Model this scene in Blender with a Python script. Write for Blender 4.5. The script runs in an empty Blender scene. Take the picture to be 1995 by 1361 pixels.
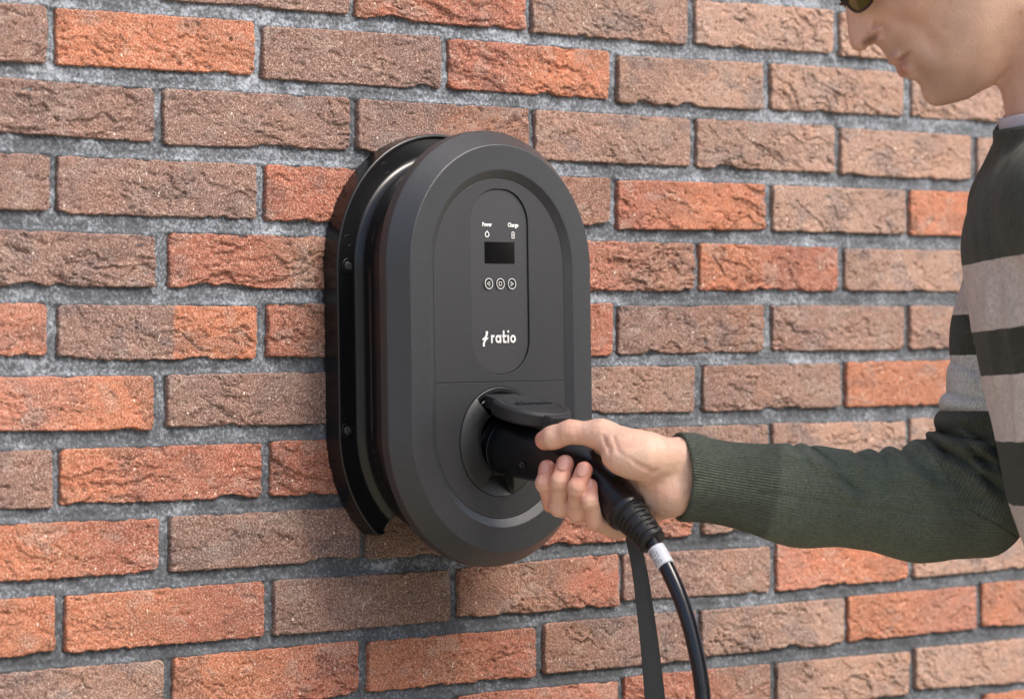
import bpy, math, random
import numpy as np
from mathutils import Vector, Matrix

# ------------------------------------------------------------------ camera, sky, sun, exposure
CAM = np.array([-2.128123, -2.265128, 1.217802])
FOC = 6237.388                      # focal length in pixels of a 1995 px wide frame
YAW, PITCH, ROLL = 0.74661, 0.003875, -0.014591
FW = np.array([math.sin(YAW)*math.cos(PITCH), math.cos(YAW)*math.cos(PITCH), math.sin(PITCH)])
RT = np.cross(FW, [0, 0, 1.0]); RT /= np.linalg.norm(RT)
UP = np.cross(RT, FW)
RT, UP = RT*math.cos(ROLL)+UP*math.sin(ROLL), -RT*math.sin(ROLL)+UP*math.cos(ROLL)

scene = bpy.context.scene
COL = scene.collection
cd = bpy.data.cameras.new('camera')
cam = bpy.data.objects.new('camera', cd); COL.objects.link(cam)
cam.matrix_world = Matrix(((RT[0], UP[0], -FW[0], CAM[0]), (RT[1], UP[1], -FW[1], CAM[1]),
                           (RT[2], UP[2], -FW[2], CAM[2]), (0, 0, 0, 1)))
cd.sensor_width = 36; cd.lens = FOC/1995*36
cd.clip_start = 0.05; cd.clip_end = 500
cd.dof.use_dof = True; cd.dof.focus_distance = 2.93; cd.dof.aperture_fstop = 6.3
scene.camera = cam

SUN_DIR = Vector((0.30, -0.64, 0.84)).normalized()
world = bpy.data.worlds.new('World'); scene.world = world; world.use_nodes = True
wn = world.node_tree.nodes; wl = world.node_tree.links
bg = wn['Background']
sky = wn.new('ShaderNodeTexSky'); sky.sky_type = 'NISHITA'; sky.sun_disc = False
sky.sun_elevation = math.asin(SUN_DIR.z)
sky.sun_rotation = math.atan2(SUN_DIR.x, SUN_DIR.y)
sky.dust_density = 4.0; sky.air_density = 0.8; sky.ozone_density = 0.5
wl.new(sky.outputs[0], bg.inputs[0]); bg.inputs[1].default_value = 0.15
sd = bpy.data.lights.new('sun', 'SUN'); sd.energy = 2.0; sd.angle = math.radians(24); sd.color = (1, 0.95, 0.87)
sun = bpy.data.objects.new('sun', sd); COL.objects.link(sun)
sun.rotation_euler = SUN_DIR.to_track_quat('Z', 'Y').to_euler()
scene.view_settings.view_transform = 'Standard'; scene.view_settings.look = 'None'
scene.view_settings.exposure = 0.80; scene.view_settings.gamma = 1

# ------------------------------------------------------------------ small tools
def ray(px, py):
    return FW + RT*(px-997.5)/FOC - UP*(py-680.5)/FOC
def on_wall(px, py, d=0.0):          # point d metres in front of the wall seen at a pixel of the photo
    v = ray(px, py); return CAM + v*((-d-CAM[1])/v[1])
XC = -0.1405                         # vertical plane through the socket's axis
def on_plug(px, py, o=0.0):          # same, on the plane x = XC - o
    v = ray(px, py); return CAM + v*((XC-o-CAM[0])/v[0])
def at_depth(px, py, depth):         # same, at a distance from the camera
    return CAM + ray(px, py)*depth

def tag(o, label=None, cat=None, group=None, kind=None):
    if label: o['label'] = label
    if cat: o['category'] = cat
    if group: o['group'] = group
    if kind: o['kind'] = kind
    return o
def empty(name, loc=(0, 0, 0)):
    o = bpy.data.objects.new(name, None); COL.objects.link(o); o.location = loc
    o.empty_display_size = 0.05; return o
def link(name, me, mat=None, parent=None, smooth=True):
    if mat is not None: me.materials.append(mat)
    if smooth and len(me.polygons): me.polygons.foreach_set('use_smooth', [True]*len(me.polygons))
    o = bpy.data.objects.new(name, me); COL.objects.link(o)
    if parent is not None:
        o.parent = parent
        if parent.parent is None: o.matrix_parent_inverse = Matrix.Translation(-Vector(parent.location))
    return o
def mesh_np(name, V, F, col=None, attrs=None):
    V = np.ascontiguousarray(V, dtype=np.float32); F = np.ascontiguousarray(F, dtype=np.int32)
    me = bpy.data.meshes.new(name)
    n = F.shape[1]
    me.vertices.add(len(V)); me.vertices.foreach_set('co', V.ravel())
    me.loops.add(F.size); me.loops.foreach_set('vertex_index', F.ravel())
    me.polygons.add(len(F)); me.polygons.foreach_set('loop_start', np.arange(0, F.size, n, dtype=np.int32))
    me.polygons.foreach_set('loop_total', np.full(len(F), n, dtype=np.int32))
    me.update(calc_edges=True)
    if col is not None:
        a = me.attributes.new('Col', 'FLOAT_COLOR', 'POINT')
        c = np.ones((len(V), 4), dtype=np.float32); c[:, :3] = col
        a.data.foreach_set('color', c.ravel())
    for k, v in (attrs or {}).items():
        a = me.attributes.new(k, 'FLOAT', 'POINT'); a.data.foreach_set('value', np.asarray(v, dtype=np.float32))
    return me
def mesh_py(name, V, F):
    me = bpy.data.meshes.new(name); me.from_pydata([tuple(map(float, v)) for v in V], [], F); me.update(); return me
def grid_faces(n, m, wrap_n=False, wrap_m=False):       # index = i*m + j
    i = np.arange(n if wrap_n else n-1); j = np.arange(m if wrap_m else m-1)
    I, J = np.meshgrid(i, j, indexing='ij'); I2 = (I+1) % n; J2 = (J+1) % m
    return np.stack([I*m+J, I2*m+J, I2*m+J2, I*m+J2], -1).reshape(-1, 4)

# vectorised gradient noise
def _hash(ix, iy, iz, seed):
    h = (ix.astype(np.int64)*374761393 + iy.astype(np.int64)*668265263 + iz.astype(np.int64)*2147483647 + seed*974711) & 0xffffffff
    h = ((h ^ (h >> 13))*1274126177) & 0xffffffff
    return (h ^ (h >> 16)) & 0xffff
def noise3(x, y, z, seed=0):
    x, y, z = np.broadcast_arrays(x, y, z)
    ix, iy, iz = np.floor(x), np.floor(y), np.floor(z)
    fx, fy, fz = x-ix, y-iy, z-iz
    u, v, w = [t*t*t*(t*(t*6-15)+10) for t in (fx, fy, fz)]
    out = 0
    for dx in (0, 1):
        for dy in (0, 1):
            for dz in (0, 1):
                h = _hash(ix+dx, iy+dy, iz+dz, seed)
                a = h*(2*math.pi/65536.0); b = ((h*7919) & 0xffff)/32768.0-1
                s = np.sqrt(1-b*b)
                g = (fx-dx)*np.cos(a)*s + (fy-dy)*np.sin(a)*s + (fz-dz)*b
                out = out + g*(u if dx else 1-u)*(v if dy else 1-v)*(w if dz else 1-w)
    return out*1.5
def noise2(x, y, seed=0):
    x, y = np.broadcast_arrays(x, y)
    ix, iy = np.floor(x), np.floor(y); fx, fy = x-ix, y-iy
    u, v = [t*t*t*(t*(t*6-15)+10) for t in (fx, fy)]
    zz = np.zeros_like(ix); out = 0
    for dx in (0, 1):
        for dy in (0, 1):
            a = _hash(ix+dx, iy+dy, zz, seed)*(2*math.pi/65536.0)
            out = out + ((fx-dx)*np.cos(a)+(fy-dy)*np.sin(a))*(u if dx else 1-u)*(v if dy else 1-v)
    return out*1.5
def fbm2(x, y, seed=0, oct=4, gain=0.5):
    s = 0; a = 1
    for k in range(oct):
        s = s + a*noise2(x*2**k+k*17.3, y*2**k-k*9.1, seed+k*31); a *= gain
    return s
def sstep(a, b, x):
    t = np.clip((x-a)/(b-a), 0, 1); return t*t*(3-2*t)

# ------------------------------------------------------------------ materials
class Mat:
    def __init__(s, name, rough=0.6, spec=0.5, base=(0.5, 0.5, 0.5)):
        s.m = bpy.data.materials.new(name); s.m.use_nodes = True
        s.n = s.m.node_tree.nodes; s.l = s.m.node_tree.links
        s.b = s.n['Principled BSDF']
        s.b.inputs['Roughness'].default_value = rough; s.b.inputs['Specular IOR Level'].default_value = spec
        s.b.inputs['Base Color'].default_value = (*base, 1)
        s.tc = s.n.new('ShaderNodeTexCoord')
    def node(s, t, **k):
        q = s.n.new(t)
        for a, b in k.items():
            if a in q.inputs: q.inputs[a].default_value = b
            else: setattr(q, a, b)
        return q
    def noise(s, scale, detail=4, rough=0.55, vec=None, dist=0.0):
        q = s.node('ShaderNodeTexNoise'); q.inputs['Scale'].default_value = scale
        q.inputs['Detail'].default_value = detail; q.inputs['Roughness'].default_value = rough
        q.inputs['Distortion'].default_value = dist
        s.l.new(vec or s.tc.outputs['Object'], q.inputs['Vector']); return q.outputs['Fac']
    def ramp(s, fac, stops):
        q = s.node('ShaderNodeValToRGB'); e = q.color_ramp.elements
        while len(e) < len(stops): e.new(0.5)
        for i, (p, c) in enumerate(stops):
            e[i].position = p; e[i].color = (*c, 1) if len(c) == 3 else c
        s.l.new(fac, q.inputs[0]); return q.outputs[0]
    def mix(s, fac, a, b, mode='MIX'):
        q = s.node('ShaderNodeMix'); q.data_type = 'RGBA'; q.blend_type = mode
        for i, v in ((0, fac), (6, a), (7, b)):
            if hasattr(v, 'is_output'): s.l.new(v, q.inputs[i])
            elif i == 0: q.inputs[0].default_value = v
            else: q.inputs[i].default_value = (*v, 1)
        return q.outputs[2]
    def math(s, op, a, b=0.0, c=None):
        q = s.node('ShaderNodeMath'); q.operation = op
        for i, v in enumerate((a, b) if c is None else (a, b, c)):
            if hasattr(v, 'is_output'): s.l.new(v, q.inputs[i])
            else: q.inputs[i].default_value = v
        return q.outputs[0]
    def attr(s, name, out='Color'):
        q = s.node('ShaderNodeAttribute'); q.attribute_name = name; return q.outputs[out]
    def bump(s, h, dist, strength=1.0, prev=None):
        q = s.node('ShaderNodeBump'); q.inputs['Distance'].default_value = dist; q.inputs['Strength'].default_value = strength
        s.l.new(h, q.inputs['Height'])
        if prev is not None: s.l.new(prev, q.inputs['Normal'])
        return q.outputs[0]
    def color(s, c): s.l.new(c, s.b.inputs['Base Color']); return s
    def normal(s, c): s.l.new(c, s.b.inputs['Normal']); return s
    def rough(s, c): s.l.new(c, s.b.inputs['Roughness']); return s

# fired clay: tone from the brick's own colour attribute, sandy speckle and fine pitting in the shader
m = Mat('fired_clay', rough=0.9, spec=0.25)
col = m.attr('Col')
g1 = m.noise(620, 2, 0.6); g2 = m.noise(1100, 1, 0.5); g3 = m.noise(150, 3, 0.6)
c = m.mix(m.math('MULTIPLY', m.ramp(g3, [(0.38, (0, 0, 0)), (0.68, (1, 1, 1))]), 0.42), col, (0.62, 0.60, 0.58), 'MULTIPLY')
c = m.mix(m.ramp(g1, [(0.50, (0, 0, 0)), (0.68, (0.42,)*3)]), c, (0.74, 0.58, 0.46), 'MIX')
c = m.mix(m.ramp(g1, [(0.30, (0.85,)*3), (0.46, (0, 0, 0))]), c, (0.085, 0.045, 0.032), 'MIX')
c = m.mix(m.ramp(m.noise(240, 1, 0.4), [(0.75, (0, 0, 0)), (0.775, (0.7,)*3)]), c, (0.85, 0.74, 0.62), 'MIX')
m.color(c)
h = m.math('ADD', g1, m.math('MULTIPLY', g3, 1.6))
m.normal(m.bump(h, 0.0011, 0.85))
CLAY = m.m
# mortar: dark cement with pale bloom
m = Mat('cement_mortar', rough=0.95, spec=0.2)
a1 = m.noise(26, 5, 0.65, dist=0.4); a2 = m.noise(330, 3, 0.7); a3 = m.noise(7, 3, 0.6)
f = m.math('ADD', m.math('MULTIPLY', a1, 0.50), m.math('MULTIPLY', a2, 0.74))
f = m.math('ADD', f, m.math('MULTIPLY', m.math('SUBTRACT', a3, 0.5), 0.34))
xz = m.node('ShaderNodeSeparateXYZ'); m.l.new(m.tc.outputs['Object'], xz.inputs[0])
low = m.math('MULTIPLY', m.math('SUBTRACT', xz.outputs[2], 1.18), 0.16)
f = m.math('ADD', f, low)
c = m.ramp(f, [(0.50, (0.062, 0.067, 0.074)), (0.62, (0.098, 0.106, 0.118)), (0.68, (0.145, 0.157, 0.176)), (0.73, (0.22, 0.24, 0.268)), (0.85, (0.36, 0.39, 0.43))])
m.color(c)
m.normal(m.bump(m.math('ADD', m.noise(900, 2, 0.6), m.math('MULTIPLY', m.noise(180, 3, 0.6), 2.0)), 0.0010, 0.55))
MORTAR = m.m

def plastic(name, base, rough, grain=0.0, scale=2600, spec=0.5, vary=0.05):
    m = Mat(name, rough, spec, base)
    if grain:
        m.normal(m.bump(m.noise(scale, 1, 0.5), grain, 1.0))
        g = m.noise(scale*0.55, 2, 0.6)
        m.color(m.mix(m.ramp(g, [(0.35, (0, 0, 0)), (0.7, (1, 1, 1))]), tuple(v*0.82 for v in base), tuple(v*1.22 for v in base)))
    w = m.noise(9, 4, 0.6)
    mr = m.node('ShaderNodeMapRange'); m.l.new(w, mr.inputs[0]); mr.inputs[3].default_value = rough-vary; mr.inputs[4].default_value = rough+vary
    m.rough(mr.outputs[0])
    return m.m
GREY = plastic('powder_grey_plastic', (0.035, 0.037, 0.041), 0.25, 0.00018)
GREYP = plastic('panel_grey_plastic', (0.030, 0.031, 0.034), 0.40, 0.00020)
BLACK = plastic('glossy_black_plastic', (0.008, 0.008, 0.009), 0.27, 0, vary=0.03, spec=0.5)
PILLM = plastic('display_plate_plastic', (0.042, 0.043, 0.047), 0.38, 0.00016)
RING = plastic('fine_grained_black_plastic', (0.015, 0.016, 0.017), 0.30, 0.00030, 1500)
RUBBER = plastic('black_rubber', (0.014, 0.014, 0.015), 0.42, 0.00010, 2000)
LIDM = plastic('matt_black_lid', (0.017, 0.018, 0.020), 0.48, 0.00022, 1600)
HANDLE = plastic('satin_black_handle', (0.007, 0.007, 0.009), 0.24, 0.00006, 2400)
SCREEN = plastic('dark_screen_glass', (0.004, 0.004, 0.005), 0.12, 0, spec=0.25)
WHITE = Mat('white_print', 0.5, 0.4, (0.80, 0.80, 0.78)).m
DARKGAP = Mat('dark_gap', 0.8, 0.2, (0.004, 0.004, 0.004)).m
# ------------------------------------------------------------------ ground and wall
m = Mat('paving', 0.9, 0.2)
m.color(m.mix(m.noise(3, 5, 0.6), (0.26, 0.23, 0.17), (0.36, 0.33, 0.25)))
gz = np.array([(-40, -60, 0), (60, -60, 0), (60, 0.05, 0), (-40, 0.05, 0)], float)
g = link('ground', mesh_py('ground', gz, [(0, 1, 2, 3)]), m.m, smooth=False); tag(g, kind='structure')

CC = dict(o=(0.455, 0.170, 0.092), r=(0.365, 0.130, 0.083), b=(0.238, 0.143, 0.118), t=(0.39, 0.248, 0.188),
          p=(0.44, 0.180, 0.118), d=(0.190, 0.115, 0.085), m=(0.28, 0.142, 0.100), k=(0.285, 0.175, 0.136))
# per brick: left, right, top-left, bottom-left, top-right, bottom-right (photo pixels), tone, second tone from the share of length, crease strength, crease tilt
BR = [
 (322,682,-98,-2,-68,27,'b','',0,.5,0),(697,1025,-66,33,-40,57,'m','r',.2,.8,-15),(1040,1340,-36,62,-12,86,'k','',0,.5,-30),(1358,1624,0,87,20,103,'t','',0,.8,-25),(1640,1890,25,108,42,125,'t','',0,.7,-25),(1905,2160,43,127,60,140,'t','',0,.5,0),
 (-280,92,-10,106,12,122,'b','',0,.9,5),(113,496,17,124,43,145,'o','',0,.5,-20),(516,860,51,152,72,174,'b','',0,.5,-12),(879,1189,76,172,100,192,'r','o',.4,.7,-15),(1207,1487,109,199,124,213,'k','t',.5,.5,-25),(1505,1760,124,212,142,225,'t','',0,.8,-35),(1780,2030,142,228,158,240,'t','',0,.8,-20),
 (-70,302,146,250,173,276,'b','',0,.9,5),(323,683,173,281,191,291,'b','',0,.7,-12),(701,1030,194,297,213,308,'b','m',.5,.5,0),(1046,1345,215,310,231,323,'k','',0,.4,-30),(1361,1626,232,325,246,335,'k','t',.6,.8,-25),(1641,1893,250,339,265,350,'t','',0,.4,0),(1908,2160,268,352,280,360,'t','',0,.5,0),
 (-270,97,285,397,301,410,'b','',0,.3,0),(117,502,304,414,321,425,'b','',0,.6,-30),(521,870,321,428,338,434,'r','',0,.5,-25),(885,1189,338,436,348,440,'p','m',.5,.4,-15),(1207,1492,351,446,360,446,'r','o',.35,.6,-10),(1509,1764,361,449,371,455,'t','',0,.6,-30),(1776,2030,371,457,380,460,'o','',0,.5,0),
 (-60,305,445,555,460,558,'b','',0,.9,-5),(334,690,454,558,463,562,'r','m',.6,.9,5),(706,1028,462,562,467,563,'m','',0,.6,0),(1045,1353,467,564,475,565,'r','m',.5,.95,5),(1367,1633,475,564,483,566,'o','r',.4,.7,-25),(1649,1895,485,565,489,567,'k','t',.3,.5,-20),(1912,2160,490,568,493,569,'t','',0,.5,0),
 (-270,92,590,697,592,697,'p','',0,.5,0),(118,501,594,700,597,697,'b','o',.57,.6,-22),(526,875,592,694,592,692,'r','m',.2,.8,-30),(890,1196,590,691,591,692,'r','',0,.4,0),(1209,1490,597,689,595,684,'b','m',.75,.7,10),(1508,1762,595,682,597,680,'b','k',.5,.6,-5),(1776,2030,596,679,597,677,'k','t',.4,.6,-30),
 (-70,300,735,838,733,837,'p','o',.5,.4,0),(329,690,731,830,724,823,'b','',0,.7,-10),(705,1025,723,820,717,810,'b','',0,.5,0),(1040,1354,716,806,713,801,'b','k',.4,.5,-10),(1374,1639,712,801,708,791,'b','k',.5,.7,-25),(1652,1905,706,791,701,785,'o','',0,.5,-5),(1920,2170,701,783,697,778,'t','',0,.5,0),
 (-270,103,885,998,877,988,'m','b',.4,.5,0),(122,510,876,982,864,967,'o','r',.3,.7,0),(532,880,860,965,850,950,'r','',0,.9,-25),(895,1200,850,950,838,935,'r','',0,.5,0),(1217,1497,836,932,826,916,'b','k',.5,.4,0),(1509,1765,825,912,821,905,'k','t',.3,.5,-15),(1778,2030,815,900,808,890,'t','o',.6,.5,0),
 (-80,310,1026,1137,1010,1112,'o','r',.5,.5,-15),(336,701,1007,1113,988,1087,'b','',0,.5,-15),(718,1042,985,1087,970,1070,'d','b',.3,.5,0),(1062,1350,972,1063,955,1043,'r','p',.6,.7,-20),(1373,1647,950,1040,935,1020,'k','t',.5,.4,0),(1662,1912,934,1018,922,1004,'t','',0,.5,0),(1926,2170,920,1002,910,990,'k','',0,.5,0),
 (-270,108,1190,1303,1160,1272,'r','o',.4,.7,10),(131,516,1161,1270,1133,1238,'o','r',.5,.3,-15),(538,877,1131,1237,1110,1207,'b','d',.6,.5,-20),(897,1206,1107,1202,1079,1179,'m','r',.7,.7,-20),(1218,1502,1080,1169,1065,1151,'b','k',.6,.4,-10),(1517,1770,1057,1150,1042,1127,'p','o',.4,.3,5),(1784,2030,1042,1124,1030,1102,'t','',0,.5,-15),
 (-80,321,1319,1430,1286,1390,'b','k',.5,.6,-10),(342,699,1282,1392,1247,1351,'o','r',.6,.7,-10),(721,1045,1250,1346,1222,1316,'o','r',.7,.4,0),(1064,1355,1215,1311,1189,1285,'m','b',.3,.6,-25),(1369,1645,1190,1277,1165,1253,'k','t',.6,.7,-25),(1656,1903,1163,1249,1141,1223,'o','p',.5,.4,-20),(1916,2160,1137,1222,1118,1200,'o','m',.3,.6,-20),
 (-270,112,1470,1580,1430,1540,'b','',0,.5,0),(131,520,1430,1540,1398,1505,'r','',0,.5,0),(545,880,1393,1500,1360,1466,'b','',0,.5,0),(897,1206,1354,1452,1326,1422,'r','p',.4,.5,-10),(1221,1502,1319,1414,1293,1385,'r','m',.6,.5,-10),(1517,1773,1291,1380,1269,1350,'k','t',.3,.7,-25),(1787,2030,1263,1341,1240,1325,'t','',0,.6,-25),
 (1075,1360,1468,1565,1440,1530,'b','',0,.5,0),(1372,1650,1412,1505,1388,1475,'r','',0,.5,0),(1663,1908,1387,1476,1362,1445,'k','',0,.5,0),(1920,2170,1352,1430,1325,1400,'o','p',.5,.5,0),
]
wall = empty('brick_wall', (0.2, 0.06, 0))
tag(wall, 'wall of rough red, orange and brown bricks with grey mortar behind the charger', 'wall', kind='thing')

def spaced(L, step, edge=(0, 0.0006, 0.0015, 0.0028)):
    n = max(4, int(round((L-2*edge[-1])/step)))
    mid = np.linspace(edge[-1], L-edge[-1], n+1)
    e = np.array(edge[:-1]); return np.concatenate([e, mid, (L-e)[::-1]])
def brick_mesh(TL, TR, BL, BR_, c1, c2, split, crease, tilt, seed, step=0.00147):
    rg = np.random.RandomState(seed)
    gx = np.array([0.0006, 0, 0]); gz_ = np.array([0, 0, 0.0006]); TL, TR, BL, BR_ = TL-gx+gz_, TR+gx+gz_, BL-gx-gz_, BR_+gx-gz_
    W = (np.linalg.norm(TR-TL)+np.linalg.norm(BR_-BL))/2; H = (np.linalg.norm(TL-BL)+np.linalg.norm(TR-BR_))/2
    A = spaced(W, step); B = spaced(H, step*0.78)
    a, b = np.meshgrid(A, B, indexing='ij')
    a0, b0 = a.copy(), b.copy()
    # corners rounded one by one
    rc = rg.uniform(0.002, 0.006, 4)
    for k, (sx, sy) in enumerate(((0, 0), (1, 0), (0, 1), (1, 1))):
        r = rc[k]; cx = W-r if sx else r; cy = H-r if sy else r
        qx = (a0-cx)*(1 if sx else -1); qy = (b0-cy)*(1 if sy else -1)
        msk = (qx > 0) & (qy > 0); ln = np.sqrt(qx**2+qy**2)+1e-9; sc = np.maximum(qx, qy)/ln
        a = np.where(msk, cx+(a0-cx)*sc, a); b = np.where(msk, cy+(b0-cy)*sc, b)
    s = seed*7.13
    dl, dr, db, dt = a0, W-a0, b0, H-b0
    fall = lambda d: np.exp(-d/0.007)
    rag = rg.uniform(0.2, 0.8)
    a = a + fall(dl)*0.0013*rag*fbm2(b0*120+s, 0*b0+1.7, seed, 3) - fall(dr)*0.0013*rag*fbm2(b0*120+s, 0*b0+8.7, seed+5, 3)
    bite = np.clip(fbm2(a0*22+s, 0*a0+4.4, seed+9, 4)-0.22, 0, 1)
    b = b + fall(db)*(0.0014*rag*fbm2(a0*130+s, 0*a0+3.3, seed+7, 3)+0.0055*bite) - fall(dt)*(0.0011*rag*fbm2(a0*110+s, 0*a0+6.1, seed+8, 3)+0.0022*np.clip(fbm2(a0*30+s, 0*a0+2.4, seed+19, 3)-0.25, 0, 1))
    # relief
    h = rg.uniform(-0.0013, 0.0003) + 0.0011*noise2(a0*14+s, b0*22, seed+1) + 0.0006*fbm2(a0*55, b0*70+s, seed+2, 3)
    th = math.radians(tilt+rg.uniform(-6, 6)); ca, sa = math.cos(th), math.sin(th)
    wx = a0+0.012*fbm2(a0*28+s, b0*40, seed+11, 3); wy = b0+0.0075*fbm2(a0*24, b0*34+s, seed+12, 3)
    qa, qb = wx*ca+wy*sa, -wx*sa+wy*ca
    mask = sstep(0.12, 0.50, noise2(a0*12+s*1.3, b0*22, seed+21)+0.75*(crease-0.45)+0.55*(0.55-b0/H))
    n1 = fbm2(qa*15, qb*75+s, seed+13, 3)
    n2 = fbm2(qa*30+3, qb*150+s, seed+14, 3)
    n4 = fbm2(qa*13+9, qb*55+s, seed+18, 4); m4 = sstep(0.10, 0.32, noise2(a0*15+s, b0*26+5, seed+22)+0.35*(crease-0.5))
    h += crease*mask*(0.0021*(sstep(-0.035, 0.02, n1)-0.5) - 0.0050*np.exp(-((n1+0.02)/0.016)**2))
    h += crease*mask*(0.0007*(sstep(-0.04, 0.04, n2)-0.5) - 0.0016*np.exp(-((n2-0.05)/0.035)**2))
    h += (0.35+0.8*crease)*m4*(0.0009*(sstep(-0.02, 0.03, n4)-0.5) - 0.0042*np.exp(-(n4/0.013)**2))
    h += (0.00020+0.00035*mask)*fbm2(a0*230, b0*260+s, seed+15, 3)
    n3 = fbm2(a0*70+s, b0*95, seed+16, 2); h -= 0.0012*sstep(0.50, 0.68, n3)     # pits
    h = np.minimum(np.maximum(h, -0.0036), 0.0014)
    # rounded arrises
    R = 0.0014+0.0006*noise2(a0*40+s, b0*40, seed+17)
    for d in (dl, dr, db, dt):
        q = np.clip(1-d/R, 0, 1); h -= R*0.9*(1-np.sqrt(np.maximum(1-q*q, 0)))
    # bilinear onto the measured quad
    u, v = a/W, b/H
    P = (TL[None, None]*((1-u)*v)[..., None]+TR[None, None]*(u*v)[..., None]+BL[None, None]*((1-u)*(1-v))[..., None]+BR_[None, None]*(u*(1-v))[..., None])
    P[..., 1] = -h
    n_, m_ = a.shape
    V = P.reshape(-1, 3); F = grid_faces(n_, m_)
    idx = np.arange(n_*m_).reshape(n_, m_)
    loop = np.concatenate([idx[:, 0], idx[-1, 1:], idx[-2::-1, -1], idx[0, -2:0:-1]])
    S = V[loop].copy(); S[:, 1] = 0.020
    k = len(loop); base = len(V); V = np.vstack([V, S]); j = np.arange(k); j2 = (j+1) % k
    F = np.vstack([F, np.stack([loop[j], base+j, base+j2, loop[j2]], 1)])
    # tone
    mixf = 0.5*noise2(a0*9+s, b0*15, seed+31)+0.35*fbm2(a0*30, b0*45+s, seed+32, 3)
    cA, cB = np.array(CC[c1]), np.array(CC[c2 or c1])
    if c2:
        t = sstep(-0.02, 0.02, a0/W-split+0.015*noise2(b0*60, a0*5, seed)) if (c1, c2) == ('b', 'o') else sstep(-0.22, 0.22, a0/W-split+0.35*mixf)
    else: t = np.zeros_like(a0)
    C = cA*(1-t[..., None])+cB*t[..., None]
    warm = np.array((1.18, 1.02, 0.92)); cool = np.array((0.76, 0.80, 0.86))
    k1 = np.clip(mixf*1.1, -1, 1)[..., None]
    C = C*np.where(k1 > 0, 1+(warm-1)*k1, 1-(1-cool)*(-k1))*rg.uniform(0.93, 1.08)
    pur = sstep(0.15, 0.55, fbm2(a0*18+s, b0*30+7, seed+43, 4))[..., None]*rg.uniform(0.25, 0.8)
    C = C*(1-pur)+C*np.array((0.62, 0.72, 0.86))*pur
    ash = sstep(0.30, 0.62, fbm2(a0*24+s, b0*38, seed+41, 4))[..., None]*0.28
    C = (C*(1-ash)+np.array((0.36, 0.30, 0.26))*ash)*np.array((0.90, 0.89, 0.90))
    C = np.vstack([C.reshape(-1, 3), C.reshape(-1, 3)[loop]])
    cen = V[:n_*m_].mean(0); cen[1] = 0
    return mesh_np('brick', V-cen, F[:, ::-1], C), cen
for i, (xl, xr, ytl, ybl, ytr, ybr, c1, c2, sp, cr, ti) in enumerate(BR):
    me, cen = brick_mesh(on_wall(xl, ytl), on_wall(xr, ytr), on_wall(xl, ybl), on_wall(xr, ybr), c1, c2, sp, cr, ti, 100+i*3)
    o = link('brick', me, CLAY); o.parent = wall; o.location = Vector(cen)-wall.location

# the wall goes on past the frame: plainer copies of a few bricks on the same courses
pool = []
for v, (c1, c2) in enumerate((('o', 'r'), ('b', ''), ('r', ''), ('k', 't'), ('m', 'b'), ('b', 'k'), ('t', ''), ('o', ''))):
    z3 = np.zeros(3); pool.append(brick_mesh(np.array((0, 0, 0.049)), np.array((0.212, 0, 0.049)), z3, np.array((0.212, 0, 0)), c1, c2, 0.5, 0.6, -10, 900+v, step=0.005)[0])
RC = []
for q in BR:
    pa, pb = on_wall(q[0], (q[2]+q[3])/2), on_wall(q[1], (q[4]+q[5])/2); RC.append(((pa[0]+pb[0])/2, (pa[2]+pb[2])/2, (pb[0]-pa[0])/2))
rgx = np.random.RandomState(5); first = {}
for course in range(-5, 17):
    zc = 1.2545-(course-5)*0.0625
    for k_ in range(-4, 10):
        xc = ((course % 2)+2*k_-5)*0.112
        if any(abs(xc-a_) < w_+0.082 and abs(zc-b_) < 0.045 for a_, b_, w_ in RC): continue
        if xc < -1.12 or xc > 1.48: continue
        v = rgx.randint(len(pool)); o = first.get(v)
        if o is None: o = link('brick', pool[v], CLAY); first[v] = o
        else: o = o.copy(); COL.objects.link(o)
        o.parent = wall; o.location = Vector((xc, 0, zc))-wall.location
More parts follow.
